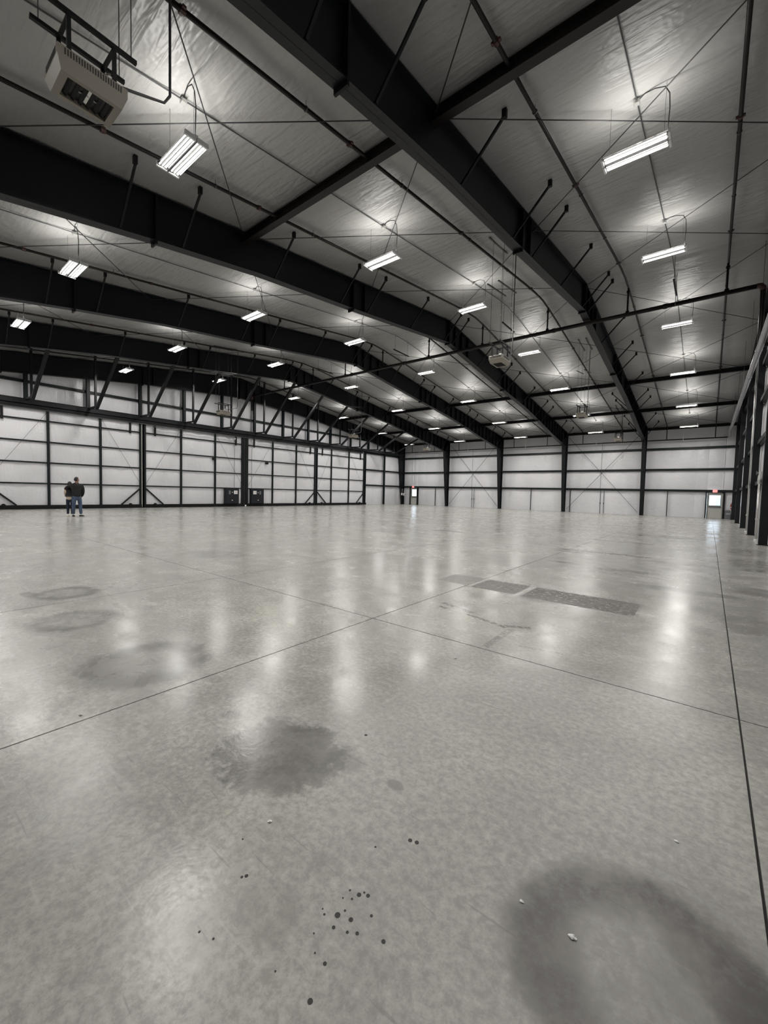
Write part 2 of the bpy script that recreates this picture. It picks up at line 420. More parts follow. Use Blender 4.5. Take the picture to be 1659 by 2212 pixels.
# far wall
Z_E = roof(YF)
apron = obj('floor', MB().box(XL-3,XL-.25,YN-.3,YF+.3,-.12,-.01), OUTG); tag(apron, kind='structure')
wall_far = obj('wall_far', MB().box(XL-.3, XR+.3, YF+.14, YF+.2, -.1, Z_E+.3), STEEL2); tag(wall_far, kind='structure')
# openings for the two personnel doors
D1 = (-.20, .90, 2.24); D2 = (-31.90, -30.86, 2.24)
for v_ in (wall_far,):
    me = MB()
    segs = [(XL-.3, D2[0]), (D2[1], D1[0]), (D1[1], XR+.3)]
    for a, b_ in segs: me.box(a, b_, YF+.14, YF+.2, -.1, Z_E+.3)
    for d in (D1, D2): me.box(d[0], d[1], YF+.14, YF+.2, d[2], Z_E+.3)
    v_.data = me.mesh('wall_far', [STEEL2])
GZ = [0, 2.40, 4.29, 6.21, Z_E]
def far_panel(xa, xb, zs):
    H = zs[-1]-zs[0]
    m = blanket(Vector((xa, YF, zs[0])), Vector((xb-xa,0,0)), Vector((0,0,H)), Vector((0,-1,0)), 4, [(z-zs[0])/H for z in zs], .06, INS_WALL)
    obj('wall_insulation_panel', m, INS_WALL, wall_far, smooth=True)
seams = [XL-.05]
while seams[-1] < XR: seams.append(seams[-1]+1.905)
seams = [x for x in seams if x < XR-.4] + [XR+.05]
for a, b_ in zip(seams, seams[1:]):
    cuts = [(a, b_, GZ)]
    for d in (D1, D2):
        nxt = []
        for (p, q, z) in cuts:
            if z[0] > 0 or q <= d[0] or p >= d[1]: nxt.append((p,q,z)); continue
            if p < d[0]: nxt.append((p, d[0], GZ)); p = d[0]
            if q > d[1]: nxt.append((d[1], q, GZ)); q = d[1]
            nxt.append((p, q, [2.24]+GZ[1:]))
        cuts = nxt
    for (p, q, z) in cuts:
        if q-p > .02: far_panel(p, q, z)

def c_girt(m, a, b_, depth, h, axis):
    """C section girt; web on the wall side"""
    a = Vector(a); b_ = Vector(b_)
    if axis == 'x':   # wall plane normal is -y, a/b = centre of the front face
        x0, x1 = sorted((a.x, b_.x)); y = a.y; z = a.z
        m.box(x0, x1, y+depth*0, y+.012, z-h/2, z+h/2)
        m.box(x0, x1, y, y+depth, z+h/2-.012, z+h/2); m.box(x0, x1, y, y+depth, z-h/2, z-h/2+.012)
    else:
        y0, y1 = sorted((a.y, b_.y)); x = a.x; z = a.z; s = depth
        xx0, xx1 = sorted((x, x+s))
        wx = sorted((x, x+math.copysign(.012, s)))
        m.box(wx[0], wx[1], y0, y1, z-h/2, z+h/2)
        m.box(xx0, xx1, y0, y1, z+h/2-.012, z+h/2); m.box(xx0, xx1, y0, y1, z-h/2, z-h/2+.012)
bays = [(-4.93, XR-.1)] + [(FR_X[i+1]+.07, FR_X[i]-.07) for i in range(4)]
for (xa, xb) in bays:
    for z in GZ[1:4]:
        m = MB(); c_girt(m, (xa, YF-.22, z), (xb, YF-.22, z), .20, .19, 'x'); obj('girt', m, GREEN, wall_far)
    m = MB(); m.box(xa, xb, YF-.30, YF-.05, 7.98, 8.02); m.box(xa, xb, YF-.30, YF-.28, 8.0, Z_E-.0); m.box(xa, xb, YF-.30, YF-.05, Z_E-.03, Z_E)
    obj('eave_strut', m, STEEL2, wall_far)
for x in (-28.0, -15.6, -11.48, -3.05):
    obj('wall_stud', MB().box(x-.03, x+.03, YF-.20, YF-.12, 0, 2.32), ROD, wall_far)
for x in (-22.74, -22.47, -8.61, -8.29):
    m = MB().tube([(x,YF-.25,0),(x,YF-.25,2.32)], .028, 8); m.box(x-.045,x+.045,YF-.29,YF-.2,.95,1.07); obj('wall_conduit', m, CONDUIT, wall_far)
for x in (-22.80, -8.66):
    obj('wall_conduit', MB().tube([(x,YF-.26,2.45),(x,YF-.26,6.9)], .014, 6), CONDUIT, wall_far)
for (xa, xb) in ((-25.85, -19.4), (-11.8, -5.35)):
    for (p, q) in (((xa,7.75),(xb,.25)), ((xb,7.75),(xa,.25))):
        obj('brace_rod', MB().tube([(p[0],YF-.36,p[1]),(q[0],YF-.36+(0.03 if p[0]<q[0] else 0),q[1])], .018, 6), ROD, wall_far)
for (xa, xb) in bays:   # little angle braces under each girt beside the columns
    for z in GZ[1:4]:
        for (x, s) in ((xa, 1), (xb, -1)):
            obj('girt_clip', MB().bar((x, YF-.42, z-.02), (x+s*.45, YF-.2, z-.02), .04, .015).box(min(x,x-s*.05), max(x,x-s*.05), YF-.5, YF-.22, z-.03, z+.03), ROD, wall_far)

# right wall with its columns
wall_right = obj('wall_right', MB().box(XR+.08, XR+.16, YN-.3, YF+.3, -.1, 11.6), STEEL2); tag(wall_right, kind='structure')
yy = YN
while yy < YF-.1:
    y2 = min(yy+1.9, YF+.02); zt = min(roof(yy), roof(y2))+.1
    zs = [0, 2.4, 4.29, 6.21, 7.9, zt]
    m = blanket(Vector((XR, yy, 0)), Vector((0,y2-yy,0)), Vector((0,0,zt)), Vector((-1,0,0)), 4, [z/zt for z in zs], .04, INS_WALL)
    obj('wall_insulation_panel', m, INS_WALL, wall_right, smooth=True); yy = y2
RC = [44.75, 38.11, 31.76, 25.68, 20.15, 14.0, 7.9, 1.9]
for a, b_ in zip(RC[1:]+[YN], RC):
    for z in (2.4, 4.29, 6.21, 7.9):
        m = MB(); c_girt(m, (1.60, a+.21 if a > YN else YN, z), (1.60, b_-.01, z), .16, .19, 'y'); obj('girt', m, STEEL2, wall_right)
names_rc = ['thin steel column of the column wall, in the corner at the far end', 'second steel wall column from the far corner', 'third steel wall column from the far corner',
            'fourth steel wall column from the far corner, white pipe beyond it', 'widest looking steel wall column, closest in view at the picture edge',
            'sixth wall column, beside the camera', 'seventh wall column, beside the camera', 'last wall column, behind the camera']
for y, lab in zip(RC, names_rc):
    h = roof(y+.1)-.42
    m = MB(); m.box(1.47, 1.485, y, y+.2, 0, h); m.box(1.705, 1.72, y, y+.2, 0, h); m.box(1.485, 1.705, y-.0, y+.012, 0, h)
    c_ = obj('wall_column', m, STEEL, None, loc=(1.6, y+.1, 0)); tag(c_, lab, 'column', 'steel columns of the side wall', 'thing')
    p = MB().box(1.43, 1.74, y-.05, y+.25, 0, .02); obj('base_plate', p, STEEL, c_)
# rafter above these columns
er = empty('end_rafter', (1.6, RIDGE, 10.9), 'shallow steel rafter along the roof edge above the side wall columns', 'rafter')
for (ya, yb) in ((YN+.4, RIDGE), (RIDGE, YF-.45)):
    m = MB(); ln = [(ya, roof(ya)-.08), (yb, roof(yb)-.08)]; lo = [(a, z-.32) for a, z in ln]
    m.stripYZ(1.5, 1.7, ln, .015); m.stripYZ(1.5, 1.7, lo, .015); m.plateYZ(1.595, 1.605, ln + lo[::-1]); obj('rafter_half', m, STEEL, er)
# wall behind the camera
wall_near = obj('wall_near', MB().box(XL-.3, XR+.3, YN-.2, YN-.12, -.1, roof(YN)+.3), STEEL2); tag(wall_near, kind='structure')
for a, b_ in zip(seams, seams[1:]):
    zt = roof(YN); m = blanket(Vector((a, YN, 0)), Vector((b_-a,0,0)), Vector((0,0,zt)), Vector((0,1,0)), 2, [z/zt for z in (0,2.4,4.29,6.21,zt)], .05, INS_WALL)
    obj('wall_insulation_panel', m, INS_WALL, wall_near, smooth=True)

# ------------------------------------------------------------------ rigid frames
BOT = [(0,10.10),(7.7,9.17),(12.4,8.66),(15.6,8.17),(19.5,7.50),(24.0,6.85)]
BOT5 = [(0,9.62),(7.7,9.10),(12.4,8.55),(15.6,8.17),(19.5,7.50),(24.0,6.85)]
BR_Y = [-2.3,-.7,4.04,5.6,8.7,11.85,13.47,16.68,19.95,20.8,24.12,27.17,28.76,31.87,35.13,36.7,40.98,43.5]
def botz(B, y):
    t = abs(y-RIDGE)
    for (a,za),(b_,zb) in zip(B, B[1:]):
        if t <= b_: return za+(zb-za)*(t-a)/(b_-a)
    return B[-1][1]
def make_frame(X, B, label, braces=True, leftb=True):
    root = empty('rigid_frame', (X, YF-.3, 0), label, 'steel frame', 'rigid frames', 'thing')
    for s in (-1, 1):
        line = [(RIDGE+s*t, z) for t, z in B]; top = [(RIDGE+s*t, 11.30-.124*t) for t in (0, 25.2)]
        m = MB(); m.stripYZ(X-.15, X+.15, top, .02); m.stripYZ(X-.15, X+.15, [(y, z+.022) for y, z in line], .022)
        m.plateYZ(X-.007, X+.007, [(y, z) for y, z in line] + [(RIDGE+s*25.2, 8.175), (RIDGE, 11.29)] if True else [])
        obj('rafter', m, STEEL, root)
        # tapered column
        yi0, yi1, yo = RIDGE+s*24.85, RIDGE+s*24.0, RIDGE+s*25.2
        m = MB(); m.plateYZ(X-.007, X+.007, [(yi0,0),(yi1,6.85),(yi1,8.3),(yo,8.17),(yo,0)])
        d = .022*s
        m.add([(X-.15,yi0,0),(X+.15,yi0,0),(X+.15,yi1,6.85),(X-.15,yi1,6.85),(X-.15,yi0+d,0),(X+.15,yi0+d,0),(X+.15,yi1+d,6.85),(X-.15,yi1+d,6.85)],
              [(0,1,2,3),(7,6,5,4),(0,4,5,1),(1,5,6,2),(2,6,7,3),(3,7,4,0)])
        y_a, y_b = sorted((yo, yo-.02*s)); m.box(X-.15, X+.15, y_a, y_b, 0, 8.15)
        y_a, y_b = sorted((yi1, yo)); m.box(X-.14, X+.14, y_a, y_b, 6.83, 6.85)
        obj('column', m, STEEL, root)
        y_a, y_b = sorted((yi0-.05*s, yo+.03*s)); obj('base_plate', MB().box(X-.19, X+.19, y_a, y_b, 0, .02), STEEL, root)
    # bolted end plates at the splices
    for y in ((RIDGE-15.6, RIDGE-7.9, RIDGE, RIDGE+7.9, RIDGE+15.6)):
        z0 = botz(B, y)-.09; z1 = 11.30-.124*abs(y-RIDGE)+.0
        obj('splice_plate', MB().box(X-.155, X+.155, y-.025, y+.025, z0, z1), STEEL2, root)
    # web stiffeners on the far slope and near the splices
    for y in ([RIDGE-7.2, 21.2, 22.0, 22.8, 29.1, 29.9, 30.7] + [32.6+.9*k for k in range(0,4)] + [36.9+.85*k for k in range(9)]):
        z0 = botz(B, y)+.022; z1 = 11.28-.124*abs(y-RIDGE)
        obj('stiffener', MB().box(X-.13, X+.13, y-.006, y+.006, z0, z1), STEEL2, root)
    if braces:
        for y in BR_Y:
            zb = botz(B, y)+.05
            for s in ((1,-1) if (leftb and y > 34) else (1,)):
                m = MB().bar((X+.14*s, y, zb), (X+1.14*s, y, roof(y)-.12), .05, .05); m.box(X+1.14*s-.05, X+1.14*s+.05, y-.06, y+.02, roof(y)-.2, roof(y)-.02)
                m.box(X+.1*s-.04, X+.1*s+.04, y-.03, y+.03, zb-.03, zb+.02)
                obj('flange_brace', m, STEEL2, root)
    return root
proto = make_frame(FR_X[0], BOT, 'deep dark steel frame crossing overhead, closest to the bare column wall')
for X, lab in zip(FR_X[1:4], ['second deep steel frame from the bare column wall', 'middle deep steel frame, its far column between the two cross-braced bays',
                              'deep steel frame whose underside receives the row of slanting door braces']):
    c_ = copy_tree(proto); c_.location.x = X; c_['label'] = lab
make_frame(FR_X[4], BOT5, 'dark steel frame standing in the plane of the hangar doors', braces=False)

# longitudinal struts, one line per thing
for y, lab in ((7.62,'dark roof beam running across the frames nearest to the camera'), (33.0,'dark roof beam running across the frames, third from the far wall'),
               (39.55,'dark roof beam running across the frames, second from the far wall')):
    t = empty('roof_beam', (-16, y, roof(y)-.35), lab, 'beam', 'roof beams between the frames', 'thing')
    for (xa, xb) in ([(-4.99, 1.58)] + [(FR_X[i+1]+.01, FR_X[i]-.01) for i in range(4)])[:2 if y < 10 else 5]:
        zt = roof(y)-.10; m = MB(); m.box(xa, xb, y-.10, y+.10, zt-.012, zt); m.box(xa, xb, y-.10, y+.10, zt-.26, zt-.245); m.box(xa, xb, y-.005, y+.005, zt-.25, zt)
        obj('beam_segment', m, PIPE if y < 10 else STEEL2, t)
# rod bracing
NODES = [-4.6, 1.45, 7.62, 13.75, 20.4, 27.0, 33.1, 39.5, 45.5]
bay_names = ['in the bay beside the bare column wall','in the second bay from the bare column wall','in the middle bay of the five','in the second bay from the hangar doors','in the bay beside the hangar doors']
XB = [1.55] + FR_X
for i in range(5):
    xa, xb = XB[i+1]+.02, XB[i]-.02
    t = empty('rod_bracing', ((xa+xb)/2, RIDGE, 11.1), 'crossed thin steel roof rods '+bay_names[i], 'bracing', 'crossed roof rods', 'thing')
    for a, b_ in zip(NODES, NODES[1:]):
        for (p, q, dz) in ((a, b_, 0), (b_, a, .03)):
            obj('rod', MB().tube([(xa, p, roof(p)-.23-dz), (xb, q, roof(q)-.23-dz)], .0125, 6), ROD, t)

# ------------------------------------------------------------------ sprinkler pipework
def arc_path(x, y0, y1, off):
    ys_ = [y0, 18.2, 19.4, 20.5, 21.6, 22.8, y1] if y0 < 18 else [y0, y1]
    return [(x, y, roof(y)-off-(.09 if y == 20.5 else .02 if y in (19.4, 21.6) else 0)) for y in ys_]
BRX = [.12, -3.32, -6.83, -10.35, -13.87, -17.5, -20.95, -24.4, -27.9, -31.4]
ordn = ['first','second','third','fourth','fifth','sixth','seventh','eighth','ninth','tenth']
MP_Y, MP_Z = 21.45, 9.87
for k, x in enumerate(BRX):
    lab = ('roof sprinkler pipe, %s from the bare column wall' % ordn[k])
    t = empty('sprinkler_branch', (x, MP_Y, roof(MP_Y)-.2), lab, 'pipe', 'sprinkler branch pipes', 'thing')
    obj('pipe', MB().tube(arc_path(x, YN+.2, 44.9, .17), .042, 8), PIPE, t, smooth=True)
    obj('drop_pipe', MB().tube([(x-.0, MP_Y, roof(MP_Y)-.2), (x, MP_Y, MP_Z+.07)], .038, 8).tube([(x,MP_Y,roof(MP_Y)-.42),(x,MP_Y,roof(MP_Y)-.34)], .07, 8).tube([(x,MP_Y,MP_Z+.09),(x,MP_Y,MP_Z+.15)], .075, 8), STEEL2, t, smooth=False)
    obj('end_drop', MB().tube([(x, 44.9, roof(44.9)-.2), (x, 45.15, roof(44.9)-.35), (x, 45.2, 7.0)], .034, 8), STEEL2, t)
    for y in (3.2, 7.0, 12.3, 18.9, 26.4, 32.4, 38.4):
        d = Vector((0, 1, -.124 if y > RIDGE else .124)).normalized(); p = Vector((x, y, roof(y)-.17))
        obj('coupling', MB().tube([p-d*.045, p+d*.045], .058, 8).box(x-.085, x+.085, y-.03, y+.03, p.z-.02, p.z+.02), RED, t)
    for y in (5.7, 9.0, 12.9, 16.2, 23.2, 28.0, 34.2, 41.0):
        z = roof(y); obj('hanger', MB().tube([(x,y,z+.02),(x,y,z-.12)], .006, 5).tube([(x,y-.012,z-.17),(x,y+.012,z-.17)], .056, 10), CONDUIT, t)
t = empty('sprinkler_main', (-16, MP_Y, MP_Z), 'thick dark sprinkler main crossing the whole hall below the frames', 'pipe')
obj('pipe', MB().tube([(1.12, MP_Y, MP_Z), (-32.4, MP_Y, MP_Z)], .088, 12), PIPE, t, smooth=True)
for k in range(7):
    x = -1.9-4.6*k; obj('coupling', MB().tube([(x-.07,MP_Y,MP_Z),(x+.07,MP_Y,MP_Z)], .108, 12), STEEL2, t)
obj('elbow', MB().tube([(1.02,MP_Y,MP_Z),(1.14,MP_Y,MP_Z-.01),(1.2,MP_Y,MP_Z-.09),(1.21,MP_Y,MP_Z-.2)], .103, 12), RED, t, smooth=True)
obj('riser', MB().tube([(1.21,MP_Y,MP_Z-.15),(1.21,MP_Y,7.75),(1.32,MP_Y,7.6),(1.70,MP_Y,7.6)], .088, 12), PIPE, t, smooth=True)
obj('elbow', MB().tube([(-32.3,MP_Y,MP_Z),(-32.42,MP_Y,MP_Z),(-32.5,MP_Y,MP_Z-.1),(-32.5,MP_Y,MP_Z-.28)], .11, 12), RED, t, smooth=True)
obj('riser', MB().tube([(-32.5,MP_Y,MP_Z-.25),(-32.5,MP_Y,8.6)], .088, 12), PIPE, t)
hang_lab = ['over the main pipe, bay beside the column wall','over the main pipe, second bay from the column wall','over the main pipe, middle bay','over the main pipe, second bay from the hangar doors']
for x, hl in zip((-1.55, -8.66, -15.6, -22.55), hang_lab):
    t = empty('pipe_trapeze', (x, 20.9, 10.35), 'short black channel hung '+hl, 'hanger', 'pipe hangers near the ridge', 'thing')
    obj('channel', MB().box(x-.03, x+.03, 20.15, 21.75, 10.33, 10.38), STEEL2, t)
    for y in (20.3, 21.6): obj('hanger_rod', MB().tube([(x,y,10.36),(x,y,roof(y))], .008, 5), CONDUIT, t)
    obj('hanger_rod', MB().tube([(x,MP_Y,10.35),(x,MP_Y,MP_Z+.09)], .010, 5), CONDUIT, t)
    obj('ring', MB().tube([(x-.02,MP_Y,MP_Z),(x+.02,MP_Y,MP_Z)], .1, 14), CONDUIT, t)
t = empty('eave_pipe', (-15, 45.2, 6.95), 'horizontal pipe along the far wall just under the frame knees', 'pipe')
obj('pipe', MB().tube([(-32.6,45.2,6.95),(1.0,45.2,6.95)], .052, 10), PIPE, t, smooth=True)
obj('elbow', MB().tube([(.95,45.2,6.95),(1.06,45.15,6.97),(1.08,44.9,7.1),(1.08,44.5,7.28)], .07, 10), SILVER, t, smooth=True)
for x in (-2.1,-9.1,-16.2,-23.2,-30.2):
    m = MB().tube([(x,45.2,6.98),(x,45.2,7.75)], .022, 8).tube([(x,45.2,6.84),(x,45.2,7.08)], .05, 8); m.tube([(x,45.2,7.05),(x,45.2,7.2)], .035, 8)
    obj('riser_nipple', m, WHITE, t)  # white colour carries the lamp glare on these plain pipe stubs
t = empty('duct', (1.1, 26, 7.3), 'silver round duct running high along the bare column wall', 'duct')
d0, d1 = Vector((1.03,44.6,7.30)), Vector((1.27,6.0,7.30))
obj('duct_run', MB().tube([d0, d1], .10, 16), SILVER, t, smooth=True)
for k in range(9):
    p = d0.lerp(d1, (k+.5)/9); obj('duct_joint', MB().tube([p-Vector((0,.03,0)), p+Vector((0,.03,0))], .112, 16), SILVER, t)
    obj('hanger_rod', MB().tube([(p.x,p.y,7.4),(p.x,p.y,roof(p.y))], .007, 5), CONDUIT, t)

# ------------------------------------------------------------------ light fixtures
LY = [-1.3, 3.98, 10.3, 16.6, 23.8, 30.0, 36.3, 41.8]
LX = [-1.60, -8.52, -15.52, -22.52, -29.5]
def lz(y): return roof(y)-1.17
def make_fixture():
    root = empty('light_fixture', (0,0,0))
    for s in (-1, 1):
        m = MB(); cy = s*.118
        # tray: flat top with sloping sides
        prof = [(-.105,0),(-.075,.045),(.075,.045),(.105,0)]
        for (a, za), (b_, zb) in zip(prof, prof[1:]):
            m.add([(-.60,cy+a,za),(.60,cy+a,za),(.60,cy+b_,zb),(-.60,cy+b_,zb),(-.60,cy+a,za+.006),(.60,cy+a,za+.006),(.60,cy+b_,zb+.006),(-.60,cy+b_,zb+.006)],
                  [(0,1,2,3),(7,6,5,4),(0,4,5,1),(2,6,7,3),(1,5,6,2),(3,7,4,0)])
        obj('reflector', m, REFL, root)
        for e in (-1, 1):
            m = MB().box(min(e*.585,e*.625), max(e*.585,e*.625), cy-.108, cy+.108, -.03, .055); obj('end_cap', m, WHITE, root)
        for k in (-1, 0, 1):
            y = cy+k*.062; z = .004; m = MB(); n = 8; vs = []; fs = []
            for x in (-.565, .565):
                for q in range(n):
                    a = 2*math.pi*(q+.5)/n; vs.append((x, y+.0125*math.cos(a), z+.0125*math.sin(a)))
            for q in range(n):
                m.cur = 1 if 0 <= q <= 2 else 0
                m.add([vs[q], vs[(q+1)%n], vs[n+(q+1)%n], vs[n+q]], [(0,1,2,3)])
            tb = obj('tube', m, [TUBE, TUBEOFF], root)
            mm = MB()
            for e in (-1, 1): mm.box(min(e*.56,e*.588), max(e*.56,e*.588), y-.012, y+.012, z-.014, z+.03)
            obj('lamp_holder', mm, CAP, tb)
    obj('housing', MB().box(-.60, .60, -.035, .035, .05, .10), WHITE, root)
    obj('divider', MB().box(-.60, .60, -.013, .013, -.028, .05), DIV, root)
    for k in range(4): obj('lamp_guard', MB().box(-.585, .585, (-.149,-.087,.087,.149)[k]-.003, (-.149,-.087,.087,.149)[k]+.003, -.016, .010), CAP, root)  # added grey bars draw the dimmer gaps between the tubes
    return root
proto = make_fixture(); first = True
bay_l = ['bay beside the column wall','second bay from the column wall','middle bay','second bay from the hangar doors','bay beside the hangar doors']
rowl = ['eighth from the far wall','seventh from the far wall','sixth from the far wall','fifth from the far wall','fourth from the far wall','third from the far wall','second from the far wall','closest to the far wall']
wire_cache = {}
for j, y in enumerate(LY):
    for i, x in enumerate(LX):
        if j == 0 and i == 0: continue
        z = lz(y)
        o = proto if first else copy_tree(proto)
        first = False
        o.location = (x, y, z)
        tag(o, 'lit tube fixture, %s, %s' % (rowl[j], bay_l[i].replace('counted ','')), 'light fixture', 'hanging tube fixtures', 'thing')
        H = roof(y)+.01-z
        for s in (-1, 1):
            if j not in wire_cache or True:
                pass
            key = ('w', j)
            if key not in wire_cache: wire_cache[key] = MB().tube([(0,0,.05),(0,0,H)], .0035, 4).mesh('hanger_wire', [CONDUIT])
            inst('hanger_wire', wire_cache[key], o, (x+s*.50, y, z))
        key = ('c', j)
        if key not in wire_cache:
            pts = [(0, .05, H-.06), (.12, .02, H-.02), (.30, -.02, H-.05), (.48, -.03, H-.12), (.56, -.02, H-.28), (.575, 0, H-.55), (.565, 0, H-.8), (.55, 0, .09)]
            wire_cache[key] = MB().tube(pts, .010, 6).mesh('power_cable', [CONDUIT], smooth=True)
        inst('power_cable', wire_cache[key], o, (x, y, z))
        for s_ in (-1, 1):
            dl = bpy.data.lights.new('downlight', 'AREA'); dl.shape = 'RECTANGLE'; dl.size = 1.12; dl.size_y = .026; dl.energy = DOWN_WATTS/2; dl.color = (1,.972,.925)
            do = bpy.data.objects.new('downlight', dl); do.location = (0,s_*.118,-.011); do.parent = o; col.objects.link(do)
        # light thrown upwards through the slots of the housing
        ld = bpy.data.lights.new('uplight', 'AREA'); ld.shape = 'RECTANGLE'; ld.size = 1.1; ld.size_y = .10; ld.energy = UP_WATTS; ld.color = (1,.975,.93); ld.spread = math.radians(155)
        lo = bpy.data.objects.new('uplight', ld); lo.location = (0,0,.115); lo.rotation_euler = (math.pi,0,0); lo.parent = o; col.objects.link(lo)
# conduit lines feeding them
for i, x in enumerate(LX):
    x = x-.03
    t = empty('lighting_conduit', (x, RIDGE, roof(RIDGE)-.05), 'thin grey conduit above the fixtures, '+bay_l[i], 'conduit', 'lighting conduits under the roof', 'thing')
    obj('conduit', MB().tube(arc_path(x, YN+.2, 42.0, .06), .014, 6), CONDUIT, t)
    for y in LY:
        z = roof(y)-.08; obj('junction_box', MB().bbox(x-.055, x+.055, y+.0, y+.11, z-.045, z+.035, .006), CHROME, t)

# ------------------------------------------------------------------ unit heaters
def make_heater():
    root = empty('unit_heater', (0,0,0))
    # cabinet: chamfered lower half
    m = MB(); w1, d1_, w2, d2_ = .40, .40, .30, .30
    def ring4(w_, d_, z): return [(-w_,-d_,z),(w_,-d_,z),(w_,d_,z),(-w_,d_,z)]
    vs = ring4(.24,.33,.0)+ring4(.265,.355,-.02)+ring4(.265,.355,-.13)+ring4(.22,.31,-.26)+ring4(.165,.235,-.26)+ring4(.165,.235,-.21)
    fs = [(3,2,1,0)]
    for r_ in range(5):
        for k in range(4):
            a = r_*4+k; b_ = r_*4+(k+1)%4; fs.append((a,b_,b_+4,a+4))
    m.add(vs, fs); obj('cabinet', m, TAN, root)
    obj('inner_grille', MB().add(ring4(.165,.235,-.212), [(0,1,2,3)]), BLACKIN, root)
    g2 = root
    for k in range(6):
        y = -.19+.076*k; obj('louver', MB().bar((-.16,y,-.235),(.16,y,-.235), .04, .004, (0,.5,1)), STEEL2, root)
    obj('fan', MB().tube([(0,0,-.215),(0,0,-.222)], .03, 10).bar((-.12,0,-.218),(.12,0,-.218),.04,.004,(0,.3,1)).bar((0,-.12,-.218),(0,.12,-.218),.04,.004,(.3,0,1)), CHROME, root)
    # rows of vent slots on the sides
    for s in (-1, 1):
        m = MB()
        for k in range(22):
            y = -.28+.0267*k; m.box(min(s*.262,s*.268), max(s*.262,s*.268), y-.006, y+.006, -.105, -.035)
        o = obj('vent_slots', m, BLACKIN, root); o['kind'] = 'stuff'
        m = MB()
        for k in range(20):
            x = -.19+.02*k; m.box(x-.005, x+.005, min(s*.352,s*.358), max(s*.352,s*.358), -.105, -.035)
        o = obj('vent_slots', m, BLACKIN, root); o['kind'] = 'stuff'
    # steel legs to the hanging rails
    for x in (-.2, .2):
        for y in (-.23, .23):
            obj('leg', MB().box(x-.02, x+.02, y-.02, y+.02, -.005, .43), STEEL2, root)
        obj('rail', MB().box(x-.022, x+.022, -.50, .48, .41, .455), STEEL2, root)
    for y in (-.23, .23): obj('cross_bar', MB().box(-.21, .21, y-.02, y+.02, .385, .415), STEEL2, root)
    obj('gas_valve', MB().bbox(-.06,.06,.02,.16,.02,.16,.01).tube([(0,.1,.1),(.15,.2,.12)], .012, 6), CHROME, root)
    return root
hp = make_heater(); first = True
HL = [(-6.22,1.76,'cream gas heater hanging large above the camera, black grille underneath'), (-6.20,14.3,'hanging gas heater just below the sprinkler main, second bay from the bare column wall'),
      (-6.20,26.5,'hanging gas heater seen overlapping a lit tube fixture'), (-6.20,38.9,'hanging gas heater just in front of the far wall pipe'),
      (-24.85,14.3,'hanging gas heater seen against the insulation over the middle of the hangar doors'), (-24.85,26.6,'hanging gas heater crossed by a slanting door brace'),
      (-24.75,38.4,'hanging gas heater nearest the far corner by the hangar doors')]
for x, y, lab in HL:
    o = hp if first else copy_tree(hp); first = False
    zt = 6.57; o.location = (x, y, zt); tag(o, lab, 'heater', 'hanging unit heaters', 'thing')
    for dx in (-.2, .2):
        for dy in (-.42, .42):
            yy = y+dy; obj('hanger_rod', MB().tube([(x+dx,yy,zt+.45),(x+dx,yy,roof(yy)-.02)], .006, 5), CONDUIT, o)
    obj('gas_pipe', MB().tube([(x+.08,y+.95,roof(y+.95)),(x+.08,y+.95,zt+.45),(x+.06,y+.88,zt+.32),(x+.03,y+.5,zt+.2),(x+.0,y+.15,zt+.1)], .018, 8), CONDUIT, o, smooth=True)
    for dx in (-.2, .2): obj('roof_channel', MB().box(x+dx-.03, x+dx+.03, y-.8, y+.8, 0, .03) if False else MB().bar((x+dx, y-.8, roof(y-.8)-.04), (x+dx, y+.8, roof(y+.8)-.04), .045, .03), CONDUIT, o)

# ------------------------------------------------------------------ wall with the hangar doors
wl = MB()
wl.box(XL-.16, XL-.08, YN-.3, YF+.3, -.1, 11.6)
wall_left = obj('wall_left', wl, STEEL2); tag(wall_left, kind='structure')
WP = [6.02+3.22*k for k in range(-3, 13)]
for a, b_ in zip([YN]+WP, WP+[YF+.02]):
    if b_ - a < .05 or a > YF: continue
    b_ = min(b_, YF+.02)
    zt = max(roof(a), roof(b_))
    lo = 0 if (a > 37 or b_ < 4.2) else 6.5
    zs = ([0,2.41,4.31,6.33] if lo == 0 else [6.5]) + [7.9, zt]
    for h in (0, 1):
        aa = a+(b_-a)*h/2; bb = a+(b_-a)*(h+1)/2
        m = blanket(Vector((XL, aa, zs[0])), Vector((0,bb-aa,0)), Vector((0,0,zt-zs[0])), Vector((1,0,0)), 4, [(z-zs[0])/(zt-zs[0]) for z in zs], .05, INS_END)
        obj('wall_insulation_panel', m, INS_END, wall_left, smooth=True)
for a, b_ in zip(WP, WP[1:]):
    m = MB(); c_girt(m, (-33.22, a+.1, 7.87), (-33.22, b_-.08, 7.87), -.16, .16, 'y'); obj('girt', m, GREEN, wall_left)
for (ya, yb) in ((37.75, 41.35), (41.55, 45.2), (YN, 3.9)):
    for z in (2.41, 4.31, 6.35):
        m = MB(); c_girt(m, (-33.18, ya, z), (-33.18, yb, z), -.16, .17, 'y'); obj('girt', m, GREEN, wall_left)
for y in WP:
    if y > 44 or y < YN+.5: continue
    z0 = 0 if y > 41 or y < 3.9 else 6.78
    zt = botz(BOT5, y)+.02
    obj('wall_post', MB().box(-33.2, -33.19, y-.10, y+.10, z0, zt).box(-33.02, -33.01, y-.10, y+.10, z0, zt).box(-33.19, -33.02, y-.006, y+.006, z0, zt), GREEN, wall_left)
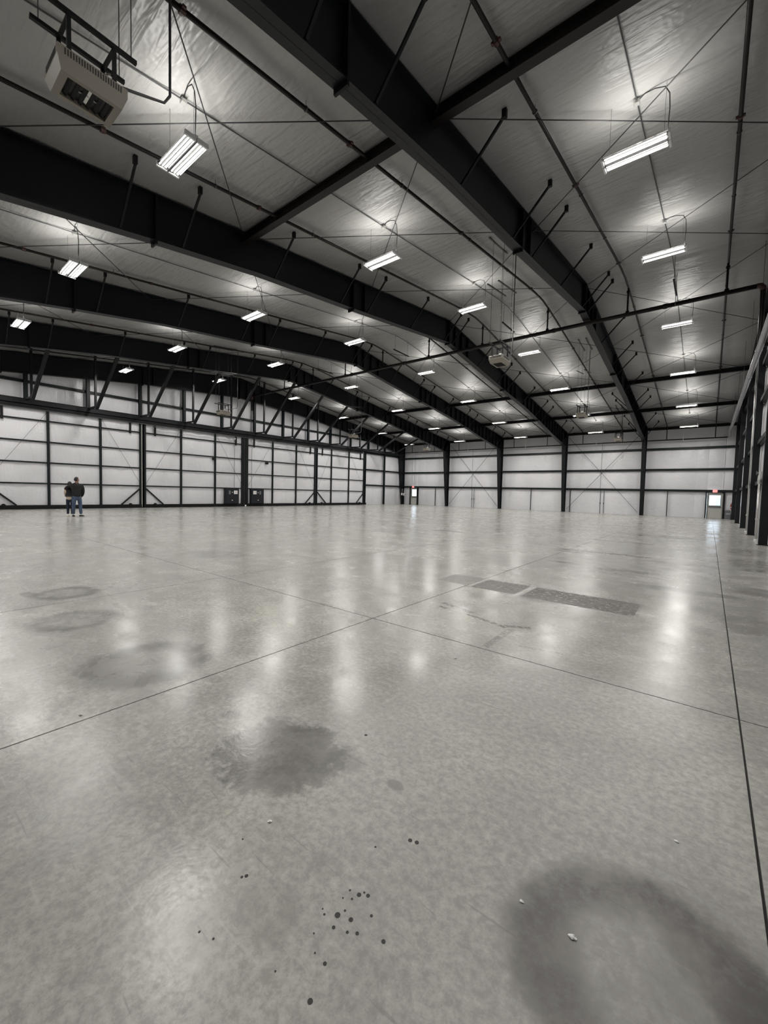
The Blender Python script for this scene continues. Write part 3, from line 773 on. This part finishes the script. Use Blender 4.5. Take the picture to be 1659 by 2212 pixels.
# header and track
t = empty('door_header_beam', (-33, 20.8, 6.6), 'long dark steel header beam with sliding track above the hangar doors', 'beam')
obj('header_beam', MB().box(-33.30,-32.78,YN,45.1,6.73,6.755).box(-33.30,-32.78,YN,45.1,6.45,6.475).box(-32.84,-32.82,YN,45.1,6.475,6.73), STEEL, t)
obj('door_track', MB().box(-33.05,-32.80,YN+2,36.9,6.36,6.40).box(-32.82,-32.80,YN+2,36.9,6.16,6.36).box(-33.06,-33.04,YN+2,36.9,6.16,6.36), STEEL2, t)
obj('track_lip', MB().box(-32.80,-32.77,YN+2,36.9,6.14,6.19), CONDUIT, t)
obj('cable_conduit', MB().tube([(-32.72,13.2,6.04),(-32.72,20.0,6.04)], .022, 6).tube([(-32.72,22.4,6.04),(-32.72,29.5,6.04)], .022, 6), CONDUIT, t)
# braces from the header to the frame in front
bo = ['first','second','third','fourth','fifth','sixth','seventh','eighth','ninth','tenth','eleventh','twelfth','thirteenth']
for k in range(-1, 12):
    y = 6.02+3.22*k
    lab = 'slanting steel brace above the hangar doors, %s from the far corner' % bo[11-k]
    t = empty('header_brace', (-31.63, y, 6.7), lab, 'brace', 'header braces', 'thing')
    obj('hanger_post', MB().box(-31.69, -31.57, y-.06, y-.05, 6.66, roof(y)).box(-31.69,-31.68,y-.06,y+.06,6.66,roof(y)).box(-31.58,-31.57,y-.06,y+.06,6.66,roof(y)), STEEL, t)
    obj('bracket', MB().bar((-33.0,y,6.72),(-31.55,y,6.69),.14,.10), STEEL, t)
    obj('diagonal', MB().bar((-31.42,y+.0,6.55),(-26.78,y+.0,roof(y)-.10),.17,.15), STEEL, t)

# door leaves
leaves = [(4.10,12.47,'hangar door leaf behind the two standing people',(7.04,9.88)), (12.62,20.88,'hangar door leaf with the cabinet left of the dark centre post',(15.36,18.21)),
          (21.18,29.47,'hangar door leaf with the cabinet right of the dark centre post',(24.04,26.89)), (29.62,37.30,'hangar door leaf closest to the far wall',(31.81,34.62))]
RZ = [1.61,2.92,4.22,5.53]
for n_, (ya, yb, lab, inner) in enumerate(leaves):
    t = empty('hangar_door_leaf', (-32.93, (ya+yb)/2, 0), lab, 'hangar door', 'hangar door leaves', 'thing')
    X0, X1 = -32.98, -32.87
    for y, wd in [(ya+.07,.14),(yb-.07,.14)]+[(q,.13) for q in inner]:
        if n_ == 1 and y > yb-.3: wd = .22
        if n_ == 2 and y < ya+.3: wd = .22
        zt = 6.34
        obj('stile', MB().box(X0, X0+.012, y-wd/2, y+wd/2, .2, zt).box(X1-.012, X1, y-wd/2, y+wd/2, .2, zt).box(X0, X1, y-wd/2, y-wd/2+.012, .2, zt).box(X0, X1, y+wd/2-.012, y+wd/2, .2, zt), GREEN, t)
    cols = [ya+.14, inner[0]-.065, inner[0]+.065, inner[1]-.065, inner[1]+.065, yb-.14]
    cells = [(cols[0],cols[1]),(cols[2],cols[3]),(cols[4],cols[5])]
    for (a, b_) in cells:
        for z in RZ:
            obj('rail', MB().box(X1-.05, X1-.005, a, b_, z-.045, z+.045), GREEN, t)
        half = [(a,(a+b_)/2),((a+b_)/2,b_)]
        for (p, q) in half:
            zs = [.2]+RZ+[6.4]; H = zs[-1]-zs[0]
            m = blanket(Vector((X0+.005, p, zs[0])), Vector((0,q-p,0)), Vector((0,0,H)), Vector((1,0,0)), 3, [(z-zs[0])/H for z in zs], .045, INS_END)
            obj('insulation_panel', m, INS_END, t, smooth=True)
    end = yb+(.42 if n_ == 3 else 0)
    obj('bottom_rail', MB().box(X0-.04, X1+.02, ya, end, .03, .25), STEEL2, t)
    obj('backing_sheet', MB().box(X0-.05, X0-.03, ya, yb, .05, 6.4), STEEL2, t)
    for s, y in ((1, ya), (-1, yb)):
        yq = y+s*.77
        obj('track_hanger', MB().box(X1-.02, X1+.05, yq-.06, yq+.06, 5.38, 6.2), STEEL2, t)
        if not (n_ == 1 and s == -1) and not (n_ == 2 and s == 1):
            obj('knee_brace', MB().bar((X1+.01, y+s*.12, 1.42), (X1+.01, y+s*1.35, .25), .08, .09), STEEL, t)
            obj('wheel_housing', MB().tube([(X1-.02,yq,.25),(X1+.06,yq,.25)], .10, 12), STEEL2, t)
        yi = inner[0] if s == 1 else inner[1]
        obj('brace_cable', MB().tube([(X1+.02, yi-s*.08, 6.05), (X1+.02, y+s*.15, 1.85)], .009, 5), CONDUIT, t)
    if n_ in (0, 2):
        obj('weather_strip', MB().box(X1, X1+.012, yb-.02, yb+.03, .05, 6.3), mat('pale_rubber', (.42,.42,.40), .6) if n_ == 0 else CONDUIT, t)
cp = obj('centre_post', MB().box(-33.05,-32.84,20.90,21.16,.0,6.12), STEEL2, None, loc=(-32.94,21.03,0)); tag(cp, 'solid dark post in the middle where the hangar doors meet', 'post', None, 'thing')
obj('edge_strip', MB().box(-32.84,-32.82,20.90,20.93,.1,6.3), CONDUIT, cp)
for (ya, yb, sgn, lab) in ((18.97,20.28,1,'charcoal electrical cabinet on the hangar door, on the side of the people'), (21.50,22.86,-1,'charcoal electrical cabinet on the hangar door, on the side of the far wall')):
    t = empty('electrical_cabinet', (-32.7,(ya+yb)/2,.26), lab, 'cabinet', 'hangar door cabinets', 'thing')
    obj('cabinet_body', MB().bbox(-32.86,-32.60,ya,yb,.25,1.57,.01), CABN, t)
    dr = obj('cabinet_door', MB().bbox(-32.60,-32.575,ya+.05,yb-.05,.30,1.53,.006), CABN, t)
    c0 = (ya+yb)/2
    obj('white_panel', MB().box(-32.575,-32.55,c0+sgn*.31-.17,c0+sgn*.31+.17,1.10,1.41), WHITE, t)['label'] = 'white square control panel'
    obj('control_dot', MB().box(-32.552,-32.545,c0+sgn*.31-.03,c0+sgn*.31+.03,1.22,1.28), REDEXT, t)
    obj('push_button', MB().tube([(-32.58,c0-sgn*.02,1.25),(-32.53,c0-sgn*.02,1.25)], .055, 10), CHROME, t)
    obj('gauge', MB().box(-32.575,-32.555,c0-sgn*.26-.09,c0-sgn*.26+.09,1.08,1.40), GREYBOX, t)
    obj('handle', MB().tube([(-32.58,c0-sgn*.03,.56),(-32.53,c0-sgn*.03,.56)], .06, 10), CHROME, t)
for y, lab in ((19.92,'thin conduit rising above the cabinet on the side of the people'),(21.66,'thin conduit rising above the cabinet on the side of the far wall')):
    o = obj('door_conduit', MB().tube([(-32.80,y,1.57),(-32.80,y,5.93)], .016, 6), CONDUIT, None, loc=(-32.8,y,1.57)); tag(o, lab, 'conduit', 'door conduits', 'thing')
    obj('conduit_head', MB().tube([(-32.82,y,5.93),(-32.70,y,5.93)], .06, 10), WHITE, o)
for y, z, lab in ((18.05,4.07,'small black box under the second door rail, above the people side cabinet'),(23.30,4.07,'small black box under the second door rail, on the far wall side')):
    o = obj('sensor_box', MB().bbox(-32.88,-32.74,y-.14,y+.14,z-.18+.1-1.3+1.25,z+.07,.01), STEEL2, None, loc=(-32.8,y,z)); tag(o, lab, 'sensor', None, 'thing')
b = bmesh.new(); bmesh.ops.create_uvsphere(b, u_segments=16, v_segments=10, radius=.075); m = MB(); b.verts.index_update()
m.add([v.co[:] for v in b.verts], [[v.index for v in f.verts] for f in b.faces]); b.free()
o = obj('door_stop', m, BALL, None, smooth=True); o.location = (-32.62,20.95,.073); tag(o, 'small white ball on the floor at the foot of the centre post', 'door stop')  # added white ball for the daylight glare showing under the doors

# ------------------------------------------------------------------ personnel doors
def text_mesh(s, size, depth):
    cu = bpy.data.curves.new('t', 'FONT'); cu.body = s; cu.size = size; cu.extrude = depth; cu.align_x = 'CENTER'; cu.align_y = 'CENTER'; cu.resolution_u = 2
    o = bpy.data.objects.new('t', cu); col.objects.link(o); dg = bpy.context.evaluated_depsgraph_get(); dg.update()
    me = bpy.data.meshes.new_from_object(o.evaluated_get(dg)); bpy.data.objects.remove(o); return me
def pdoor(n, x0, x1, win, ymid, exit_x, lab):
    t = empty('door_%d' % n, ((x0+x1)/2, YF, 0), lab, 'door', None, 'structure')
    f = MB().box(x0-.06,x0,YF-.2,YF+.1,0,2.24).box(x1,x1+.06,YF-.2,YF+.1,0,2.24).box(x0-.06,x1+.06,YF-.2,YF+.1,2.18,2.24); obj('door_frame', f, FRAMEG, t)
    wx0, wx1, wz0, wz1 = win
    y0, y1 = YF-.12, YF-.07
    obj('door_leaf', MB().box(x0,wx0,y0,y1,.01,2.18).box(wx1,x1,y0,y1,.01,2.18).box(wx0,wx1,y0,y1,.01,wz0).box(wx0,wx1,y0,y1,wz1,2.18), DOORG, t)
    obj('window_frame', MB().box(wx0-.03,wx1+.03,y0-.01,y0,wz0-.03,wz0).box(wx0-.03,wx1+.03,y0-.01,y0,wz1,wz1+.03).box(wx0-.03,wx0,y0-.01,y0,wz0,wz1).box(wx1,wx1+.03,y0-.01,y0,wz0,wz1), FRAMEG, t)
    obj('window_pane', MB().box(wx0,wx1,YF-.10,YF-.094,wz0,wz1), GLASSY, t)
    obj('push_bar', MB().box(x0+.08,x1-.08,y0-.09,y0-.05,.99,1.06).box(x0+.08,x0+.16,y0-.06,y0,.98,1.07).box(x1-.16,x1-.08,y0-.06,y0,.98,1.07), CONDUIT, t)
    obj('hinge', MB().box(x0-.01,x0+.02,y0-.02,y0,.3,.42), FRAMEG, t); obj('hinge', MB().box(x0-.01,x0+.02,y0-.02,y0,1.8,1.92), FRAMEG, t)
    o = obj('threshold', MB().box(x0,x1,YF-.15,YF+.05,0,.012), FRAMEG, t)
pdoor(1, -.12, .86, (-.02,.74,1.14,2.02), 0, .34, 'grey exit door with a big bright window near the bare column wall')
pdoor(2, -31.82, -30.92, (-31.74,-30.99,1.16,2.06), 0, -31.45, 'grey exit door with a bright window in the far corner by the hangar doors')
obj('sidelight', MB().box(-31.90,-31.85,YF-.03,YF-.02,1.1,2.1), GLASSY, bpy.data.objects['door_2'])
for (xa, xb, zt) in ((-.29,-.19,2.32),(.93,1.03,2.32),(-32.04,-31.95,2.32),(-30.85,-30.70,2.32)):
    obj('door_post', MB().box(xa, xb, YF-.24, YF-.04, 0, zt), STEEL2, wall_far)
for x, lab in ((.345,'lit red EXIT sign above the door near the bare column wall'),(-31.45,'lit red EXIT sign above the door in the far corner')):
    t = empty('exit_sign', (x, YF-.27, 2.39), lab, 'exit sign', 'lit exit signs', 'thing')
    obj('sign_box', MB().bbox(x-.17,x+.17,YF-.30,YF-.235,2.25,2.53,.01), EXITW, t)
    obj('sign_face', MB().box(x-.155,x+.155,YF-.306,YF-.30,2.265,2.515), EXITM, t)
    me = text_mesh('EXIT', .15, .003); me.materials.clear(); me.materials.append(EXITL)
    o = inst('sign_letters', me, t, (x, YF-.309, 2.39)); o.rotation_euler = (math.pi/2, 0, 0)
# extinguisher, box, small signs
t = empty('fire_extinguisher', (1.50,45.62,.85), 'red fire extinguisher with a white label hanging beside the exit door', 'fire extinguisher')
obj('cylinder', MB().tube([(1.5,45.62,.85),(1.5,45.62,.87),(1.5,45.62,1.22),(1.5,45.62,1.28),(1.5,45.62,1.31)], [.06,.075,.075,.055,.025], 14), REDEXT, t, smooth=True)
obj('label_band', MB().tube([(1.5,45.62,.97),(1.5,45.62,1.07)], .077, 14, False), WHITE, t)
obj('valve', MB().tube([(1.5,45.62,1.3),(1.5,45.62,1.35)], .02, 8).bar((1.5,45.62,1.36),(1.38,45.6,1.38),.02,.02), STEEL2, t)
obj('hose', MB().tube([(1.5,45.6,1.33),(1.43,45.56,1.28),(1.41,45.55,1.1),(1.42,45.55,.95)], .012, 6), STEEL2, t, smooth=True)
obj('wall_bracket', MB().box(1.44,1.56,45.69,45.80,1.1,1.25), STEEL2, t)
t = empty('floor_cabinet', (1.32,45.6,0), 'grey metal equipment box on the floor beside the exit door', 'cabinet')
obj('cabinet_body', MB().bbox(1.08,1.45,45.45,45.78,0,.76,.01), GREYBOX, t); obj('lid', MB().bbox(1.07,1.46,45.44,45.79,.70,.77,.008), FRAMEG, t)
obj('front_panel', MB().box(1.16,1.44,45.435,45.45,.40,.52), CHROME, t)
o = obj('notice', MB().box(1.455,1.47,44.80,44.93,1.48,1.94), WHITE, None, loc=(1.46,44.86,1.7)); tag(o, 'small white notice fixed to the corner column near the exit door', 'notice')
for (x0, x1, z0, z1, lab) in ((-33.03,-32.80,1.24,1.52,'white switch box on the corner column, the wider one'),(-32.66,-32.50,1.17,1.50,'white switch box on the corner column, the narrower one')):
    t = empty('switch_box', ((x0+x1)/2,45.2,z0), lab, 'switch box', 'switch boxes in the far corner', 'thing')
    obj('box', MB().bbox(x0,x1,45.15,45.26,z0,z1,.008), WHITE, t); obj('feed_conduit', MB().tube([((x0+x1)/2,45.22,z1),((x0+x1)/2,45.28,2.1)], .03, 8), CHROME, t)
    obj('mounting_rail', MB().box(-33.12, x1+.02, 45.26, 45.42, (z0+z1)/2-.03, (z0+z1)/2+.03), STEEL2, t)
# white standpipes between the right wall columns
for (y, r_, zt, lab) in ((22.0,.050,2.35,'white vertical standpipe with a valve head between two wall columns'),(27.7,.035,8.6,'thin white vertical pipe between the third and fourth wall columns')):
    t = empty('standpipe', (1.53,y,0), lab, 'pipe', 'pipes by the side wall', 'thing')
    obj('pipe', MB().tube([(1.53,y,0),(1.53,y,zt)], r_, 10), WHITE if r_ > .05 else CHROME, t, smooth=True)
    obj('collar', MB().tube([(1.53,y,0),(1.53,y,.09)], r_+.02, 10), WHITE, t); obj('collar', MB().tube([(1.53,y,.85),(1.53,y,.92)], r_+.02, 10), CHROME, t)
    if zt < 3:
        obj('valve', MB().tube([(1.53,y,2.28),(1.53,y,2.45),(1.53,y,2.78)], [.075,.085,.06], 10).tube([(1.43,y,2.72),(1.59,y,2.72)], .035, 8), CHROME, t)
        obj('hand_wheel', MB().tube([(1.41,y,2.72),(1.43,y,2.72)], .08, 12), GREYBOX, t)

# ------------------------------------------------------------------ outside, seen through the door windows
o = obj('ground', MB().box(-70,45,YF+.2,YF+60,-.2,-.12), OUTG); tag(o, kind='structure')
for (bx, lab) in ((0.0,'pale low building outside the exit door near the bare column wall'),(-38.0,'pale low building outside the exit door in the far corner')):
    t = empty('outdoor_building', (bx, YF+22, -.12), lab, 'building', 'buildings outside', 'thing')
    obj('wall', MB().box(bx-6,bx+6,YF+18,YF+26,-.12,2.6), OUTB, t); obj('roof', MB().box(bx-6.3,bx+6.3,YF+17.7,YF+26.3,2.6,2.8), WHITE, t)
    for k in range(4): obj('window', MB().box(bx-4.6+2.6*k,bx-3.4+2.6*k,YF+17.96,YF+18,.9,1.9), OUTD, t)

# ------------------------------------------------------------------ the two people
def skin_body(name, pts, edges, root_i, mat_, parent, sub=2):
    me = bpy.data.meshes.new(name); me.from_pydata([p[:3] for p in pts], edges, []); o = bpy.data.objects.new(name, me); col.objects.link(o)
    md = o.modifiers.new('s', 'SKIN'); md.use_smooth_shade = True
    for i, p in enumerate(pts):
        v = me.skin_vertices[0].data[i]; r_ = p[3]; v.radius = r_ if isinstance(r_, tuple) else (r_, r_); v.use_root = (i == root_i)
    m2 = o.modifiers.new('sub', 'SUBSURF'); m2.levels = sub; m2.render_levels = sub
    dg = bpy.context.evaluated_depsgraph_get(); dg.update()
    nm = bpy.data.meshes.new_from_object(o.evaluated_get(dg)); bpy.data.objects.remove(o)
    nm.materials.clear(); nm.materials.append(mat_)
    n = bpy.data.objects.new(name, nm); n.parent = parent; col.objects.link(n); return n
def ellipsoid(mb, c, r, seg=14, rings=9, rot=0.):
    t = bmesh.new(); bmesh.ops.create_uvsphere(t, u_segments=seg, v_segments=rings, radius=1.)
    for v in t.verts:
        x, y, z = v.co.x*r[0], v.co.y*r[1], v.co.z*r[2]
        v.co = Vector((c[0]+x*math.cos(rot)-y*math.sin(rot), c[1]+x*math.sin(rot)+y*math.cos(rot), c[2]+z))
    t.verts.index_update(); mb.add([v.co[:] for v in t.verts], [[v.index for v in f.verts] for f in t.faces]); t.free(); return mb
def hand(parent, p, d, side, mat_, s=1.):
    """palm with four fingers and a thumb, at p pointing along d"""
    p = Vector(p); d = Vector(d).normalized(); w_ = d.cross(Vector(side)).normalized(); c_ = Vector(side).normalized()
    pts = [(*(p-d*.03*s), .024*s), (*(p+d*.04*s), (.038*s,.018*s)), (*(p+d*.085*s), (.038*s,.016*s))]; ed = [(0,1),(1,2)]
    o = skin_body('hand', pts, ed, 0, mat_, parent, 1)
    for k, L in enumerate((.068,.078,.072,.056)):
        b0 = p+d*.085*s+w_*(-.030+.020*k)*s
        q = [b0-d*.02*s, b0+d*L*.5*s, b0+d*L*.85*s+c_*.018*s, b0+d*L*.95*s+c_*.038*s]
        skin_body('finger', [(*a, .0085*s) for a in q], [(0,1),(1,2),(2,3)], 0, mat_, o, 1)
    b0 = p+d*.02*s-w_*.03*s
    skin_body('thumb', [(*b0,.011*s),(*(b0-w_*.03*s+d*.03*s),.010*s),(*(b0-w_*.035*s+d*.065*s+c_*.01*s),.009*s)], [(0,1),(1,2)], 0, mat_, o, 1)
    return o
def place(root, x, y, ang): root.location = (x, y, 0); root.rotation_euler = (0, 0, ang)

# local axes: +y is the way the person faces, +x their right side
man = empty('person', (0,0,0))
# jeans (one continuous lower body)
pts = [(0,0,1.06,(.165,.115)), (0,.0,.98,(.17,.125)), (.105,0,.90,(.105,.115)), (-.105,0,.90,(.105,.115)),
       (.125,.01,.72,.098), (-.115,.0,.72,.098), (.135,.02,.52,.080), (-.125,.0,.52,.080), (.15,-.01,.30,.072), (-.13,-.02,.30,.072), (.165,-.03,.11,.070), (-.135,-.04,.11,.070)]
skin_body('jeans', pts, [(0,1),(1,2),(1,3),(2,4),(3,5),(4,6),(5,7),(6,8),(7,9),(8,10),(9,11)], 1, JEANS, man)
# jacket with sleeves
pts = [(0,0,.93,(.20,.145)), (0,0,1.10,(.205,.145)), (0,-.01,1.30,(.215,.15)), (0,-.01,1.50,(.205,.135)), (0,0,1.60,(.12,.09)), (0,.01,1.66,(.075,.07)),
       (.20,0,1.53,.088), (.245,-.01,1.36,.082), (.255,.02,1.18,.072), (.225,.12,1.03,.056), (.19,.19,.98,.046),
       (-.205,0,1.53,.090), (-.33,.06,1.45,.088), (-.41,.20,1.36,.080), (-.44,.34,1.34,.062), (-.42,.42,1.36,.048)]
skin_body('jacket', pts, [(0,1),(1,2),(2,3),(3,4),(4,5),(3,6),(6,7),(7,8),(8,9),(9,10),(3,11),(11,12),(12,13),(13,14),(14,15)], 2, JACKET, man)
hand(man, (.20,.22,.965), (-.3,.9,-.3), (-.8,-.2,0), SKIN, 1.0)
hand(man, (-.41,.45,1.37), (.4,.8,.1), (.7,-.4,-.3), SKIN, 1.0)
# head turned towards his right
hd = MB(); HA = -.95
ellipsoid(hd, (0,.01,1.80), (.082,.103,.122), 18, 12, HA); m_ = hd
fx, fy = math.sin(-HA), math.cos(-HA)   # facing direction of the head
def fp(f, s, z): return (fx*f + fy*s, .01 + fy*f - fx*s, z)
ellipsoid(hd, fp(.045,0,1.735), (.055,.06,.062), 14, 9, HA)
hd.tube([(0,0,1.60),(0,.01,1.70),(0,.01,1.76)], [.065,.060,.062], 12)
head = obj('head', hd, SKIN, man, smooth=True)
obj('nose', ellipsoid(MB(), fp(.108,0,1.785), (.014,.022,.026), 10, 7, HA), SKIN, head, smooth=True)
for s in (-1, 1):
    obj('ear', ellipsoid(MB(), fp(-.005,s*.085,1.79), (.012,.024,.035), 10, 7, HA), SKIN, head, smooth=True)
    obj('eye', ellipsoid(MB(), fp(.090,s*.033,1.812), (.014,.010,.009), 8, 6, HA), HAIR, head, smooth=True)
obj('mouth', ellipsoid(MB(), fp(.098,0,1.735), (.026,.010,.007), 8, 6, HA), mat('lips', (.2,.08,.07), .5), head, smooth=True)
hr = MB(); t_ = bmesh.new(); bmesh.ops.create_uvsphere(t_, u_segments=18, v_segments=12, radius=1.)
for v in t_.verts:
    x, y, z = v.co.x*.090, v.co.y*.112, v.co.z*.130
    if v.co.y > .15 and v.co.z < .55: y = min(y, .03); x *= .9; z = z*.8+.012
    if v.co.z < -.55: z *= .75
    v.co = Vector((x*math.cos(HA)-y*math.sin(HA), .0+x*math.sin(HA)+y*math.cos(HA), 1.812+z))
t_.verts.index_update(); hr.add([v.co[:] for v in t_.verts], [[v.index for v in f.verts] for f in t_.faces]); t_.free()
obj('hair', hr, HAIR, man, smooth=True)
for (x, y, a) in ((.175,.02,-.55),(-.135,.0,-.1)):
    sh = MB(); dx, dy = math.sin(-a), math.cos(-a)
    for k, (f, wd, h) in enumerate(((-.10,.038,.045),(-.06,.046,.055),(.02,.048,.05),(.10,.050,.036),(.16,.045,.028),(.19,.025,.020))): pass
    prof = [(-.11,.034,.075),(-.05,.044,.085),(.03,.046,.070),(.10,.050,.045),(.16,.044,.034),(.195,.022,.024)]
    vs = []
    for f, wd, h in prof:
        for (sx, sz) in ((-1,0),(1,0),(.8,1),(-.8,1)):
            vs.append((x+dx*f+dy*wd*sx, y+dy*f-dx*wd*sx, .002+h*sz))
    fs = [(0,1,2,3)]+[(i*4+k, i*4+(k+1)%4, i*4+4+(k+1)%4, i*4+4+k) for i in range(len(prof)-1) for k in range(4)]+[tuple(len(vs)-4+k for k in range(4))[::-1]]
    obj('shoe', sh.add(vs, fs), SHOE, man)
tag(man, 'taller standing person in a black jacket and blue jeans, seen from behind, head turned', 'person', None, 'thing')

mate = empty('person', (0,0,0))
pts = [(0,0,.86,(.13,.10)), (.075,0,.76,(.085,.09)), (-.075,0,.76,(.085,.09)), (.08,.0,.60,.078), (-.08,.0,.60,.078), (.08,.01,.42,.062), (-.08,.01,.42,.062), (.08,-.01,.24,.055), (-.08,-.01,.24,.055), (.08,-.02,.10,.050), (-.08,-.02,.10,.050)]
skin_body('trousers', pts, [(0,1),(0,2),(1,3),(2,4),(3,5),(4,6),(5,7),(6,8),(7,9),(8,10)], 0, NAVY, mate)
pts = [(0,0,.72,(.165,.13)), (0,0,.90,(.155,.125)), (0,0,1.08,(.15,.115)), (0,0,1.26,(.15,.105)), (0,0,1.35,(.07,.065)),
       (.155,0,1.27,.060), (.205,.04,1.12,.054), (.19,.13,1.02,.045), (-.155,0,1.27,.060), (-.185,.03,1.12,.054), (-.18,.07,.98,.048), (-.14,.15,.90,.038)]
skin_body('coat', pts, [(0,1),(1,2),(2,3),(3,4),(3,5),(5,6),(6,7),(3,8),(8,9),(9,10),(10,11)], 2, CREAM, mate)
skin_body('vest', [(0,-.005,.93,(.175,.14)), (0,-.005,1.08,(.172,.135)), (0,-.005,1.24,(.165,.125)), (0,-.005,1.33,(.09,.085))], [(0,1),(1,2),(2,3)], 1, JACKET, mate)
hand(mate, (-.13,.17,.885), (.3,.7,-.5), (.9,0,0), SKIN, .85); hand(mate, (.18,.16,1.01), (-.4,.9,-.1), (0,0,-1), SKIN, .85)
hd = MB(); ellipsoid(hd, (0,.01,1.505), (.072,.092,.11), 16, 11); hd.tube([(0,0,1.33),(0,.005,1.46)], [.052,.048], 10); ellipsoid(hd, (0,.04,1.445), (.046,.05,.05), 12, 8)
head = obj('head', hd, SKIN, mate, smooth=True)
obj('nose', ellipsoid(MB(), (0,.105,1.49), (.012,.018,.02), 8, 6), SKIN, head, smooth=True)
for s in (-1, 1): obj('eye', ellipsoid(MB(), (s*.03,.094,1.515), (.011,.007,.007), 8, 6), HAIR, head, smooth=True); obj('ear', ellipsoid(MB(), (s*.074,0,1.49), (.010,.02,.03), 8, 6), SKIN, head, smooth=True)
obj('mouth', ellipsoid(MB(), (0,.088,1.45), (.02,.007,.005), 8, 6), mat('lips_pale', (.25,.09,.08), .5), head, smooth=True)
hr = MB(); ellipsoid(hr, (0,-.022,1.515), (.086,.098,.118), 16, 11); ellipsoid(hr, (0,-.055,1.42), (.085,.055,.11), 14, 9)
obj('hair', hr, HAIR, mate, smooth=True)
for x in (-.08, .08):
    prof = [(-.09,.030,.07),(-.04,.036,.075),(.03,.038,.06),(.09,.040,.04),(.135,.034,.03),(.155,.018,.02)]; vs = []
    for f, wd, h in prof:
        for (sx, sz) in ((-1,0),(1,0),(.8,1),(-.8,1)): vs.append((x+wd*sx, f, .002+h*sz))
    fs = [(0,1,2,3)]+[(i*4+k, i*4+(k+1)%4, i*4+4+(k+1)%4, i*4+4+k) for i in range(len(prof)-1) for k in range(4)]+[tuple(len(vs)-4+k for k in range(4))[::-1]]
    obj('shoe', MB().add(vs, fs), SHOEW, mate)
tag(mate, 'shorter person in black over cream, navy trousers and white shoes, held by the taller one', 'person', None, 'thing')
PA = math.atan2(-(-24.95), 6.45)      # direction from the camera
MAN_POS = (-24.73, 6.38); FACE = 1.31
man.location = (*MAN_POS, 0); man.rotation_euler = (0,0,FACE); man.scale = (1.02,1.02,1.02)
mate.scale = (1.07,1.07,1.07); mate.location = (MAN_POS[0]-.31, MAN_POS[1]-.20, 0); mate.rotation_euler = (0,0,FACE-.15)
